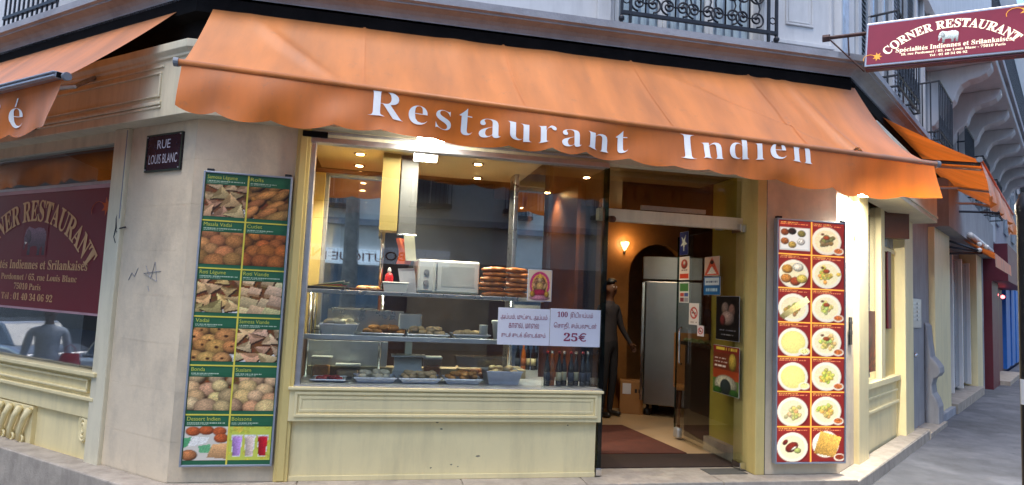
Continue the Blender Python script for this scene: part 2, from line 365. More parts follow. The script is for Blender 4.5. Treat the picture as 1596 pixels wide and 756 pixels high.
# ------------------------------------------------------------------ ground
pv = sweep([(0, 0), (1.3, 0), (2.6, -.01), (4.3, -.03)], -30, 45, True, 10); tag(pv.build('pavement', asphalt), kind='structure')
kb = sweep([(4.3, -.03), (4.3, -.022), (4.55, -.024), (4.56, -.19), (4.3, -.19)], -30, 45, True, 10)
tag(kb.build('kerb', stepm), kind='structure')
rd = MB(); rd.grid(lambda a, b: (-90+180*a, -80+160*b, -.17+gz(Vector((-90+180*a, 0, 0)))-.0), 60, 4)
tag(rd.build('road', mat('road asphalt', (.06, .06, .065), .9, var=.2, bump=.5, bscale=150)), kind='structure')

# ------------------------------------------------------------------ the corner building
B = thing('corner_building', 'cream and white stone corner building with the restaurant shopfront on its ground floor', 'building')
# stone step and its slabs
st = sweep([(0, -.9), (.2, -.9), (.2, .12), (0, .12)], -7, 3.5).build('step', stepm, B, bevel=.012)
x = -1.6
for w in (1.1, 1.25, 1.0, 1.2, 1.3):         # slabs of the step under the main front
    bx('step_slab', stepm, x+.004, x+w-.004, -.215, -.01, .085, .132, st, bevel=.006); x += w
# left corner pier on two faces, built of blocks
core = MB(); core.box(-1.38, -.69, .04, .3, .1, 2.9); core.build('wall', stone, B)
pier = MB().box(-1.41, -.68, .0025, .03, .13, 2.88).build('pier', stone, B)
zs = [.13, .42, .78, 1.13, 1.49, 1.84, 2.2, 2.55, 2.87]
for i in range(8):
    cuts = [-1.42, -.66] if i % 2 else [-1.42, -1.02, -.66]
    for a, b in zip(cuts[:-1], cuts[1:]): bx('stone_block', stone, a+.0008, b-.0008, 0, .03, zs[i]+.0008, zs[i+1]-.0008, pier, bevel=0)
pierl = MB().box(-.86, -.012, .0025, .2, .1, 2.88).build('pier', stone, B, FL)
for i in range(8):
    cuts = [-.86, 0] if i % 2 else [-.86, -.4, 0]
    for a, b in zip(cuts[:-1], cuts[1:]): bx('stone_block', stone, a+.0008, b-.0008, 0, .03, zs[i]+.0008, zs[i+1]-.0008, pierl, bevel=0)
# right pier
pr = MB().box(3.5, 4.19, .0025, .3, .13, 2.88).build('pier', stone, B)
for i in range(8): bx('stone_block', stone, 3.465, 4.2, 0, .03, zs[i]+.0008, zs[i+1]-.0008, pr, bevel=0)
prr = MB().box(.012, .6, .0025, .2, .1, 2.88).build('pier', stone, B, FRR)
for i in range(8): bx('stone_block', stone, 0, .6, 0, .03, zs[i]+.0008, zs[i+1]-.0008, prr, bevel=0)

# fascia, recess, cornice round the whole corner
fasc = sweep([(0, 2.86), (.15, 2.86), (.15, 3.30), (.165, 3.31), (.165, 3.33), (.19, 3.36), (.19, 3.42), (0, 3.42)], -7, 0).build('fascia', creamL, B, bevel=.004)
for z0, z1, o in ((2.93, 2.95, .012), (2.955, 2.985, .02), (3.25, 3.27, .012)):
    MB().box(-7, -.25, -.15-o, -.15, z0, z1).build('moulding', creamL, fasc, FL, bevel=.006)
mo = MB(); mo.box(-3.2, -.27, -.166, -.15, 3.02, 3.035); mo.box(-3.2, -.27, -.166, -.15, 3.2, 3.215); mo.box(-.285, -.27, -.166, -.15, 3.035, 3.2); mo.build('panel_frame', creamL, fasc, FL, bevel=.004)
fr_ = MB().box(.05, 3.35, -.33, 0, 2.80, 3.38).build('fascia', creamL, B, FRR, bevel=.006)
MB().box(.02, 3.33, -.345, -.33, 2.85, 2.88).build('moulding', creamL, fr_, bevel=.004); MB().box(.02, 3.33, -.345, -.33, 3.28, 3.32).build('moulding', creamL, fr_, bevel=.004)
sweep([(0, 3.42), (.03, 3.42), (.03, 3.64), (.13, 3.66), (.13, 3.80), (0, 3.80)], -7, 3.4).build('awning_recess', black, B)
sweep([(0, 3.78), (.13, 3.78), (.13, 3.81), (.145, 3.84), (.17, 3.865), (.21, 3.88), (.235, 3.885), (.235, 3.90), (.26, 3.91), (.26, 3.97), (.22, 3.985), (0, 4.0)], -7, 3.4).build('cornice', cornm, B)
# upper walls
uw = MB(); uw.box(-1.42, 1.95, .06, .3, 3.9, 8); uw.box(3.4, 4.2, .06, .3, 3.9, 8); uw.box(1.95, 3.4, .06, .3, 6.2, 8)
UW = uw.build('upper_wall', upper, B, bevel=.006)
for a, b, c, d in ((3.68, 3.98, 4.32, 5.6), (-.9, -.2, 4.3, 5.6), (.3, 1.1, 4.3, 5.6)):
    m = MB()
    for q in (0, .03):
        m.box(a+q, b-q, .045+q*.3, .06, c+q, c+.018+q); m.box(a+q, a+.018+q, .045+q*.3, .06, c+.018+q, d); m.box(b-.018-q, b-q, .045+q*.3, .06, c+.018+q, d)
    m.build('panel_moulding', upper, UW, bevel=.003)
bx('band_moulding', upper, 3.5, 4.2, .03, .06, 4.12, 4.16, UW)
bx('pilaster_strip', upper, 3.42, 3.5, .01, .06, 4.0, 8, UW); bx('pilaster_strip', upper, 1.78, 1.9, .01, .06, 4.0, 8, UW)
MB().box(-7, 0, .06, .3, 3.9, 8).build('upper_wall', upper, B, FL)
# french window over the door with its railing
fwn = MB().box(1.95, 3.4, .2, .24, 3.98, 6.2).build('french_window', upper, B)
for i in range(3):
    xa = 1.99+i*.475; p = bx('pane', paneup, xa+.04, xa+.43, .175, .195, 4.12, 6.1, fwn)
    f_ = MB(); f_.box(xa, xa+.04, .16, .2, 4.0, 6.2); f_.box(xa+.43, xa+.47, .16, .2, 4.0, 6.2); f_.box(xa+.04, xa+.43, .16, .2, 4.0, 4.1); f_.box(xa+.04, xa+.43, .165, .2, 4.75, 4.78); f_.build('frame', white, fwn)
cur = MB()
for i in range(3):
    cur.grid(lambda a, b, i=i: (2.04+i*.475+.36*a, .172+.006*math.sin(a*26), 4.14+1.9*b), 24, 1)
cur.build('curtain', mat('sheer curtain', (.45, .55, .6), .9, var=.15, scale=9), fwn)
def scroll(m, cx, cz, r, turns, a0, sgn, y=-.2, th=.009):
    pts = []
    for i in range(30):
        t = i/29; a = a0+sgn*turns*2*math.pi*t; q = r*(1-.82*t); pts.append((cx+q*math.cos(a), y, cz+q*math.sin(a)))
    m.tube(pts, th, 5)
    m.ball((pts[-1][0], y, pts[-1][2]), .018, n=6, m=4)
rl = MB(); rl.box(1.91, 3.42, -.215, -.185, 4.07, 4.10); rl.box(1.91, 3.42, -.225, -.175, 4.95, 4.99)
for xx in (1.92, 2.0, 3.33, 3.41): rl.box(xx-.011, xx+.011, -.212, -.188, 4.0, 4.95)
for xx in (1.92, 3.41): rl.box(xx-.011, xx+.011, -.212, .06, 4.5, 4.52); rl.ball((xx, -.2, 4.03), .028, n=8, m=5)
rail = rl.build('railing', iron, B)
sc_ = MB()
for k, cx in enumerate((2.14, 2.42, 2.66, 2.90, 3.14)):
    for sg in (-1, 1):
        scroll(sc_, cx+sg*.07, 4.19, .075, 1.6, -math.pi/2, sg); scroll(sc_, cx+sg*.06, 4.40, .085, 1.5, math.pi/2, -sg); scroll(sc_, cx+sg*.075, 4.62, .07, 1.4, -math.pi/2, -sg)
    sc_.tube([(cx, -.2, 4.1), (cx, -.2, 4.95)], .008, 5)
    sc_.tube([(cx+.1*math.cos(t*.52), -.2, 4.29+.1*math.sin(t*.52)) for t in range(12)], .008, 5, closed=True)
sc_.build('scrollwork', iron, rail, smooth=True)
for zz in (4.2, 4.45, 4.7):
    for xx in (1.96, 3.37):
        MB().tube([(xx+.03*math.cos(t*.8), -.2, zz+.03*math.sin(t*.8)) for t in range(8)], .006, 5, closed=True).build('ring', iron, rail, smooth=True)
# left upper railing fragment
lr = MB(); lr.box(-2.9, -1.9, -.21, -.18, 4.08, 4.11)
for i in range(12): lr.box(-2.9+i*.09, -2.885+i*.09, -.2, -.185, 4.0, 4.9)
lr.build('railing', iron, B, FL)

# ---- main window of the shop
MB().box(-.68, -.575, -.03, .1, .13, 2.86).build('window_post', yellowp, B, bevel=.006)
MB().box(-.655, -.6, -.04, -.03, .14, 2.80).build('post_moulding', yellowp, B, bevel=.004)
MB().box(-.575, -.535, -.01, .07, .85, 2.80).build('window_frame', alu, B, bevel=.004)
hd = MB(); hd.box(-.575, 1.92, -.03, .07, 2.755, 2.80); hd.box(-.575, 1.92, -.02, .06, 2.83, 2.85)
HD = hd.build('window_head', alu, B, bevel=.004); bx('track_end', black, -.64, -.45, -.06, -.035, 2.79, 2.835, HD)
MB().box(-.68, 3.46, .0, .12, 2.80, 2.86).build('lintel', creamL, B)
pl = MB().box(-.575, 1.88, .0, .10, .13, .585).build('plinth', cream, B, bevel=.004)
bx('skirting', cream, -.575, 1.88, -.012, 0, .13, .17, pl)
sp = MB().box(-.60, 1.905, -.05, .12, .585, .845).build('sill_panel', cream, B, bevel=.006)
m = MB()
for q, dy in ((0, .014), (.035, .006)):
    a, b, c, d = -.56+q, 1.865-q, .622+q, .812-q; t = .022
    m.box(a, b, -.05-dy, -.05, c, c+t); m.box(a, b, -.05-dy, -.05, d-t, d); m.box(a, a+t, -.05-dy, -.05, c+t, d-t); m.box(b-t, b, -.05-dy, -.05, c+t, d-t)
m.build('panel_moulding', cream, sp, bevel=.004)
bx('sill', cream, -.61, 1.915, -.075, -.05, .825, .848, sp); bx('sill_ledge', alu, -.575, 1.91, -.045, .12, .846, .856, sp, bevel=.002)
MB().box(-.535, 1.43, .02, .028, .856, 2.755).build('window_pane', glass, B)
MB().box(1.40, 1.905, .036, .044, .856, 2.755).build('window_pane', glass, B)
# glass leaf folded inwards beside the door
gl = MB().box(1.91, 1.922, .05, .74, .15, 2.76).build('glass_leaf', glassd, B)
bx('glass_edge', glassg, 1.897, 1.935, .0, .048, .135, 2.76, gl, bevel=.002)
bx('patch_fitting', chrome, 1.89, 1.94, -.004, .09, .135, .2, gl); bx('patch_fitting', chrome, 1.89, 1.94, .04, .14, 2.42, 2.5, gl)
chipm = mat('bare grey plaster', h('#857c68'), .9, var=.2)
random.seed(11)
for i in range(9):
    a, b, r_ = random.uniform(-.55, 1.85), random.choice((.2, .24, .3, .52, .56))+random.uniform(-.02, .03), random.uniform(.004, .013)
    n_ = 7; pts_ = [(a+r_*random.uniform(.6, 1.9)*math.cos(k*2*math.pi/n_), b+r_*random.uniform(.5, 1.1)*math.sin(k*2*math.pi/n_)) for k in range(n_)]
    MB().prism(pts_, -.0135 if b < .17 else -.0012, .0).build('paint_chip', chipm, pl)
# ---- doorway
MB().box(3.36, 3.452, -.02, .34, .13, 2.86).build('door_post', yellowp, B, bevel=.006)
MB().box(3.452, 3.462, -.01, .012, .13, 2.86).build('post_joint', black, B)
MB().box(1.92, 3.36, .22, .30, 2.33, 2.44).build('transom', creamL, B, bevel=.005)
MB().box(1.95, 3.36, .255, .265, 2.44, 2.80).build('transom_pane', glassd, B)
MB().box(2.35, 3.0, .27, .30, 2.46, 2.5).build('transom_rail', alu, B)
thr = MB().box(1.9, 3.46, -.01, .26, .10, .128).build('threshold', stepm, B, bevel=.004)
bx('sunk_mat', mat('grey brush mat', (.10, .095, .085), .9, bump=.5, bscale=200), 2.95, 3.32, .02, .2, .128, .134, thr)
door = MB().box(3.325, 3.337, .14, 1.48, .16, 2.36).build('door', glass, B)
bx('hinge', chrome, 3.30, 3.365, .12, .26, .14, .20, door); bx('hinge', chrome, 3.30, 3.365, .16, .32, 2.30, 2.38, door)
bx('hinge', steelb, 3.30, 3.365, 1.36, 1.47, .14, .25, door, bevel=.02)
bx('closer', steelb, 3.29, 3.36, .3, .62, 2.36, 2.42, door); bx('glass_edge', glassg, 3.322, 3.34, 1.48, 1.488, .16, 2.36, door, bevel=0)
MB().tube([(3.30, 1.30, .95), (3.27, 1.30, .97), (3.27, 1.30, 1.33), (3.30, 1.30, 1.35)], .012, 8).build('handle', chrome, door, smooth=True)
MB().tube([(2.02, .24, 2.345), (2.02, .12, 2.33)], .03, 10).build('hanging_charm', wood, B, smooth=True)

# ---- left window wall
LW = MB().box(-7, -.86, .0, .09, .45, .83).build('sill_panel', cream, B, FL, bevel=.005)
m = MB(); m.box(-7, -1.0, -.04, 0, .60, .63); m.box(-7, -1.12, -.03, 0, .75, .77); m.box(-7, -1.12, -.03, 0, .66, .68); m.box(-1.14, -1.12, -.03, 0, .68, .75); m.box(-7, -.98, -.06, 0, .80, .835)
m.build('sill_moulding', cream, LW, bevel=.006)
lp = MB().box(-7, -.86, .04, .12, .02, .45).build('plinth', cream, B, FL); bx('skirting', cream, -7, -.86, .0, .04, .04, .10, lp)
MB().box(-1.06, -.86, -.035, .09, .08, 2.86).build('pilaster', creamL, B, FL, bevel=.008)
MB().box(-.875, -.868, -.04, -.034, 2.1, 2.84).build('pilaster_groove', cornm, B, FL)
md = MB()
for r_, a in ((.085, 0), (.06, 0), (.03, 0)):
    md.tube([(-1.2+r_*.75*math.cos(t*.4), .02, .36+r_*1.25*math.sin(t*.4)) for t in range(16)], .016, 6, closed=True)
md.ball((-1.2, .03, .36), .02, .02, .03, n=8, m=5); md.build('medallion', cream, lp, smooth=True)
gr = MB().box(-3.6, -2.0, .0, .05, .10, .44).build('vent_grille', cream, B, FL, bevel=.004)
for i in range(9):
    xx = -3.5+i*.17
    MB().tube([(xx, -.02, .14), (xx+.02, -.035, .22), (xx+.09, -.04, .34), (xx+.13, -.02, .42)], [.03, .022, .026, .03], 8).build('baluster', cream, gr, smooth=True)
    MB().tube([(xx+.03+.03*math.cos(t*.7), -.02, .15+.03*math.sin(t*.7)) for t in range(9)], .011, 5, closed=True).build('rosette', cream, gr, smooth=True)
MB().box(-7, -1.06, .0, .09, 2.76, 2.86).build('window_head', creamL, B, FL)
MB().box(-7, -1.06, .045, .053, .83, 2.76).build('window_pane', glassl, B, FL)
bx('pane_rail', alu, -7, -1.06, .03, .06, 2.42, 2.45, B, FL)
# ---- right window wall
MB().box(.60, .98, -.05, .1, .10, 2.82).build('pilaster', cream, B, FRR, bevel=.008)
rw = MB().box(.98, 2.75, .03, .12, .08, .86).build('sill_panel', cream, B, FRR, bevel=.004)
m = MB()
for z0, z1, o in ((.52, .56, .035), (.66, .69, .02), (.79, .86, .05)): m.box(.985, 2.72, .03-o, .03, z0, z1)
m.build('sill_moulding', cream, rw, bevel=.008)
MB().box(.98, 1.05, .02, .1, .86, 2.82).build('window_frame', cream, B, FRR); MB().box(1.8, 1.98, .0, .1, .86, 2.82).build('window_frame', cream, B, FRR, bevel=.004)
MB().box(1.05, 1.8, .06, .068, .86, 2.82).build('window_pane', glass, B, FRR)
sd_ = MB().box(1.98, 2.75, .05, .1, .86, 2.82).build('side_panel', yellowp, B, FRR)
bx('push_bar', maroonw, 2.25, 2.42, .02, .05, 1.42, 2.35, sd_); bx('upper_pane', paneup, 2.05, 2.65, .04, .05, 2.4, 2.78, sd_); bx('panel_rail', cream, 2.0, 2.7, .03, .05, 2.34, 2.39, sd_)
MB().box(2.75, 3.25, -.07, .12, .06, 2.82).build('pilaster', cream, B, FRR, bevel=.01); MB().box(3.25, 3.33, -.02, .12, .0, 2.82).build('downpipe', black, B, FRR)
# entrance wall of the flats above
GW = MB().box(3.33, 5.0, .02, .3, -.1, 3.42).build('entrance_wall', greyw, B, FRR)
ip = bx('intercom_plate', alu, 3.52, 4.25, .0, .02, 1.42, 1.82, GW)
for i in range(2):
    for j in range(5): bx('call_button', steelb, 3.62+i*.3, 3.78+i*.3, -.008, 0, 1.52+j*.055, 1.55+j*.055, ip, bevel=.002)
MB().ball((3.6, -.03, 1.06), .05, .03, .03).build('door_knob', chrome, GW, smooth=True)
gs = MB(); prof = [(.02, -.1), (.02, 1.5), (-.03, 1.45), (-.06, 1.2), (-.10, 1.0), (-.2, .93), (-.27, .86), (-.28, .78), (-.23, .72), (-.15, .70), (-.11, .6), (-.13, .48), (-.2, .4), (-.25, .3), (-.26, -.1)]
prof = [(a*.62 if a < 0 else a, b) for a, b in prof]; gs.prism(prof[::-1], 0, .42); gs.build('guard_stone', greyw, GW, loc=(4.98, 0, 0), rz=R(90), bevel=.03, seg=3)
bx('step_block', stepm, 3.4, 5.0, -.2, .02, -.1, .06, GW)

# ---- right facade, upper floors
URW = MB().box(0, 16, .05, .35, 3.7, 12).build('upper_wall', upper, B, FRR)
shm = mat('grey shutter paint', h('#8d959c'), .6, var=.1)
def shutter(x0, x1, z0, z1, y, par):
    f_ = MB(); f_.box(x0, x0+.05, y, y+.04, z0, z1); f_.box(x1-.05, x1, y, y+.04, z0, z1); f_.box(x0+.05, x1-.05, y, y+.04, z0, z0+.08); f_.box(x0+.05, x1-.05, y, y+.04, z1-.08, z1); f_.box(x0+.05, x1-.05, y, y+.04, (z0+z1)/2-.04, (z0+z1)/2+.04)
    s_ = f_.build('shutter', shm, par)
    q = MB(); n = int((z1-z0-.16)/.055)
    for i in range(n):
        z = z0+.1+i*.055; q.add([(x0+.05, y+.005, z), (x1-.05, y+.005, z), (x1-.05, y+.035, z+.04), (x0+.05, y+.035, z+.04), (x0+.05, y+.005, z+.01), (x1-.05, y+.005, z+.01), (x1-.05, y+.035, z+.05), (x0+.05, y+.035, z+.05)], [(0, 1, 5, 4), (4, 5, 6, 7), (3, 2, 1, 0), (7, 6, 2, 3)])
    tag(q.build('slats', shm, s_), kind='stuff')
def bow_rail(x0, x1, z0, z1, off, par):
    r_ = MB(); pts = [(x0, 0, 0), (x0, -off, 0), (x1, -off, 0), (x1, 0, 0)]
    for z in (z0, z0+.12, z1): r_.tube([(a, b, z) for a, b, c in pts], .014, 5)
    for i in range(9):
        xx = x0+(x1-x0)*i/8; r_.tube([(xx, -off, z0), (xx, -off, z1)], .009, 5)
        if i < 8: r_.tube([(xx+.06+.045*math.cos(t*.8), -off, z0+.25+.1*math.sin(t*.8)) for t in range(8)], .007, 4, closed=True)
    for b in (.1, .2): r_.tube([(x0, -b, z0), (x0, -b, z1)], .009, 5)
    r_.build('railing', iron, par)
for wx in (1.2, 3.9, 6.6, 9.3, 12.2):
    w_ = MB().box(wx+.05, wx+1.05, -.0, .05, 4.0, 6.3).build('window', paneup, URW)
    f_ = MB()
    for a, b in ((wx-.06, wx+.05), (wx+1.05, wx+1.16), (wx+.5, wx+.6)): f_.box(a, b, -.04, .05, 4.0, 6.3)
    f_.box(wx-.12, wx+1.22, -.1, .05, 6.3, 6.45); f_.build('frame', upper, w_)
    shutter(wx-.62, wx-.08, 4.05, 6.25, -.02, w_); shutter(wx+1.18, wx+1.72, 4.05, 6.25, -.02, w_)
    bow_rail(wx-.05, wx+1.15, 4.02, 4.85, .3, w_)
cw = MB().box(.12, .52, .02, .05, 4.05, 6.3).build('corner_window', mat('marbled pale glass', h('#b9c9dc'), .15, var=.35, scale=7), URW)
for xx in (.08, .52): bx('frame', upper, xx, xx+.05, -.02, .05, 4.0, 6.4, cw)
for xx in (.62, 2.98, 5.7, 8.4): bx('pilaster_strip', upper, xx-.03, xx+.1, -.05, .05, 3.98, 8, URW) if xx < 1 else None
bal = MB().box(4.6, 15.5, -.85, .05, 5.38, 5.56).build('balcony', upper, URW, bevel=.02)
bx('balcony_edge', cornm, 4.6, 15.5, -.9, -.82, 5.5, 5.62, bal)
for i in range(8):
    xx = 5.0+i*1.45
    MB().prism([(-.8, 5.38), (-.8, 5.3), (-.74, 5.22), (-.64, 5.17), (-.52, 5.15), (-.43, 5.1), (-.37, 5.0), (-.34, 4.88), (-.27, 4.8), (-.2, 4.74), (-.15, 4.62), (-.08, 4.52), (.05, 4.48), (.05, 5.38)][::1], 0, .28).build('console', upper, bal, loc=(xx+.28, 0, 0), rz=R(90), bevel=.015)
br = MB()
for z in (5.62, 6.5): br.box(4.62, 15.5, -.87, -.84, z, z+.03)
for i in range(90): br.box(4.62+i*.12, 4.64+i*.12, -.865, -.845, 5.65, 6.5)
tag(br.build('railing', iron, bal), kind='stuff')

# building shell behind everything, so the room is a closed place
sh = MB(); sh.add([(-7, 5.2, .0), (10.4, 5.2, .0), (10.4, 5.2, 12), (-7, 5.2, 12)], [(0, 1, 2, 3)]); sh.build('rear_wall', upper, B)
sh = MB(); a = wpt(FL, -7, .3); b = wpt(FL, 0, .3); c = wpt(FRR, 0, .3); d = wpt(FRR, 16, .3)
sh.slab([(a.x, a.y), (b.x, b.y), (c.x, c.y), (d.x, d.y), (14, 14), (-7, 14)], 3.45, 3.6); sh.build('upper_floor', black, B)

# ------------------------------------------------------------------ inside the restaurant
tilem = mat('beige floor tile', h('#b89b78'), .35, var=.1, scale=3)
wallb = mat('dark brown panelling', h('#33211a'), .5, var=.3, scale=3); walln = mat('ochre wall', h('#b5872f'), .6, var=.12, scale=3)
MBf = MB().slab([(-3.4, 1.9), (-1.35, .1), (4.3, .1), (6.2, 1.7), (6.2, 5.1), (-3.4, 5.1)], .05, .122)
tag(MBf.build('interior_floor', tilem), kind='structure')
cl = MB(); cl.box(-.6, 1.38, .1, 1.25, 2.79, 2.84); tag(cl.build('ceiling_soffit', mat('ochre ceiling', h('#c9b588'), .5, var=.06)), kind='structure')
tag(MB().box(-3.4, 6.2, 1.26, 5.1, 2.93, 2.97).build('interior_ceiling', mat('brown ceiling', h('#6b4a2a'), .6, var=.15)), kind='structure')
tag(MB().box(1.38, 3.46, .31, 1.25, 2.90, 2.94).build('ceiling_soffit', mat('tan ceiling', h('#8a6a3a'), .6, var=.1)), kind='structure')
tag(MB().box(-3.4, 3.0, 3.35, 3.45, .12, 2.93).build('interior_wall', wallb), kind='structure')
tag(MB().box(2.6, 6.2, 4.6, 4.7, .12, 2.93).build('interior_wall', woodo), kind='structure')
tag(MB().box(-.85, -.7, .1, 3.2, .12, 2.8).build('interior_wall', mat('brown side wall', h('#4a3a28'), .6, var=.08)), kind='structure')
tag(MB().box(3.47, 3.57, .32, .98, .12, 2.9).build('interior_wall', mat('olive yellow wall', h('#b3a044'), .6, var=.1)), kind='structure')
tag(MB().box(6.1, 6.2, 1.7, 4.6, .12, 2.93).build('interior_wall', wallb), kind='structure')
tag(MB().box(3.40, 3.468, .34, .97, .12, .26).build('skirting_board', stepm), kind='structure')
# brown timber wall with an arch beyond the fridge
aw = MB(); arc = [(3.0, .12), (3.0, 2.93), (4.4, 2.93), (4.4, 2.45)]
arc += [(3.95+.45*math.cos(t), 2.0+.45*math.sin(t)) for t in [math.pi*k/10 for k in range(2, 11)]] + [(3.5, .12)]
aw.prism(arc[::-1], 3.35, 3.5); tag(aw.build('arched_wall', woodo), kind='structure')
tag(MB().box(2.15, 2.25, 1.6, 3.2, .12, 2.93).build('interior_wall', wood), kind='structure')
tag(MB().box(2.6, 6.2, 1.26, 1.4, 2.5, 2.93).build('ceiling_beam', wood), kind='structure')
# doormats
dm = MB().box(2.0, 3.4, .27, .74, .123, .135).build('doormat', mat('dark brown matting', h('#3a2a22'), .95, var=.2, bump=.6, bscale=300), bevel=.004)
tag(dm, 'dark brown strip mat just inside the stone threshold', 'doormat')
cp = MB().slab([(2.0, .78), (3.12, .78), (2.98, 2.15), (2.0, 2.15)], .123, .133).build('carpet', mat('red brown carpet', h('#5a2f25'), .95, var=.2, scale=8, bump=.6, bscale=300), bevel=.003)
tag(cp, 'reddish brown carpet runner on the tiled floor behind the strip mat', 'carpet')
# fridge
fst = mat('fridge steel', (.27, .255, .24), .34, .9, var=.05, scale=6)
FR_ = thing('refrigerator', 'tall stainless steel upright fridge with one door, standing inside the doorway', 'fridge', (3.5, 2.85, .123), R(-35))
bx('body', fst, 0, .78, .04, .75, .14, 1.78, FR_, bevel=.01)
hd = bx('control_header', fst, 0, .78, -.02, .75, 1.79, 2.1, FR_, bevel=.012)
bx('display', mat_glow('red display', (1, .05, .04), 3), .52, .58, -.024, -.02, 1.93, 1.96, hd, bevel=0)
dr = bx('door', fst, .045, .775, -.02, .036, .15, 1.77, FR_, bevel=.012)
bx('handle', chrome, .0, .04, -.05, -.0, .2, 1.75, FR_)
for a in (.08, .7):
    for b in (.1, .66): MB().lathe([(.0, -.0), (.045, .0), (.05, .02), (.05, .07), (.02, .09), (.02, .14)], 10, (a, b, 0)).build('castor', dark, FR_, smooth=True)
# cardboard box
CB = thing('cardboard_box', 'brown cardboard box on the floor against the fridge side', 'box', (3.26, 2.95, .123), R(-20))
crd = mat('cardboard', h('#a97a4c'), .8, var=.1)
bx('carton', crd, 0, .3, 0, .28, 0, .42, CB, bevel=.004)
for i, (a, b) in enumerate(((.02, .15), (.15, .28))): bx('flap', crd, .005, .295, a-.01, b-.015, .421, .427, CB, bevel=0)
bx('paper_label', paper, .03, .14, -.003, 0, .26, .40, CB, bevel=0); bx('print_mark', dark, .19, .22, -.003, 0, .28, .33, CB, bevel=0); bx('print_mark', dark, .24, .27, -.003, 0, .28, .33, CB, bevel=0)
# dark bar counter behind the open door
DC = thing('bar_counter', 'black bar counter seen through the open glass door', 'counter', (3.62, .99, .123))
bx('front', dark, -.12, .5, 0, .62, 0, 1.02, DC, bevel=.006); bx('counter_top', mat('dark worktop', (.03, .025, .02), .2), -.16, .55, -.02, .66, 1.02, 1.06, DC)
lv = MB()
for i in range(26): lv.ball((-.13+random.uniform(-.02, .02), .03+i*.023, 1.075+random.uniform(0, .02)), .03, .02, .016, n=6, m=4, wob=.3)
tag(lv.build('garland', mat('dull green leaves', h('#6b7440'), .6, var=.3)), 'string of dull green leaves lying along the edge of the black bar counter', 'garland').location = (3.62, .99, .123)
ch = thing('bar_chair', 'orange brown wooden chair by the bar counter beyond the open door', 'chair', (3.86, 2.1, .123), R(-20))
for a in (-.18, .18):
    for b in (-.18, .18): MB().tube([(a, b, 0), (a*.9, b*.9, .45)], .02, 6).build('leg', wood, ch)
bx('seat', woodo, -.21, .21, -.21, .21, .45, .49, ch); bx('backrest', woodo, -.21, .21, .18, .22, .49, 1.12, ch)

# ---- display counter in the window
DCT = thing('display_counter', 'glass and steel food display counter filling the shop window', 'display counter', (0, 0, 0))
bx('lower_deck', steelb, -.57, 1.88, .125, .80, .80, .85, DCT)
bx('counter_base', dark, -.57, 1.88, .16, .80, .125, .80, DCT)
glsh = mat_glass('shelf glass', (.86, .92, .92), boost=1.3)
bx('middle_shelf', glsh, -.565, 1.22, .16, .62, 1.215, 1.227, DCT, bevel=.002); bx('shelf_rail', steelb, -.565, 1.22, .145, .16, 1.195, 1.235, DCT)
bx('top_shelf', glsh, -.565, 1.42, .16, .72, 1.575, 1.59, DCT, bevel=.002); bx('shelf_rail', steel, -.565, 1.42, .14, .16, 1.565, 1.598, DCT)
bx('back_panel', steelb, -.56, .13, .66, .68, .85, 1.15, DCT); bx('back_panel', steel, -.40, .25, .56, .575, 1.23, 1.43, DCT)
for xx in (-.555, .06, 1.23): MB().tube([(xx, .6, .85), (xx, .6, 1.575)], .014, 8).build('upright', chrome, DCT, smooth=True)
MB().tube([(.03, .45, 1.59), (.03, .45, 2.2)], .018, 8).build('upright', chrome, DCT, smooth=True)
bx('rear_ledge', mat('beige ledge', h('#b7a98a'), .5), -.56, 1.4, .62, .76, .851, .93, DCT)
# yellow hanging pier, steel hood, mirror, steel-clad column
YP = tag(bx('hanging_pier', mat('mustard panel', h('#c9ad62'), .45, var=.05), -.01, .14, .32, .55, 2.12, 2.79), 'mustard yellow panel hanging from the ceiling over the counter', 'panel')
HP = thing('extractor_hood', 'brushed steel extractor panel beside the mustard yellow hanging panel', 'hood', (0, 0, 0))
bx('steel_front', mat('hood steel', (.2, .19, .18), .5, .8), .15, .30, .36, .42, 2.10, 2.79, HP, bevel=.004); bx('hood_lip', chrome, .145, .31, .33, .43, 2.085, 2.10, HP)
MR = thing('wall_mirror', 'tall mirror panel behind the left end of the counter', 'mirror', (0, 0, 0))
bx('mirror_sheet', mirror, -.69, .02, .79, .80, 1.2, 2.66, MR, bevel=0); bx('frame', wood, -.695, .05, .802, .82, 1.17, 2.70, MR)
CLM = thing('steel_column', 'polished steel clad column behind the window beside the bread rolls', 'column', (0, 0, 0))
bx('cladding', mirror, 1.29, 1.56, .78, 1.0, .125, 2.88, CLM, bevel=.006); bx('edge_trim', steel, 1.25, 1.287, .77, 1.0, .125, 2.88, CLM)
tag(MB().box(.35, 1.3, 2.2, 2.25, .6, 2.92).build('back_cabinet', dark), 'dark cabinet wall at the back behind the counter', 'cabinet')

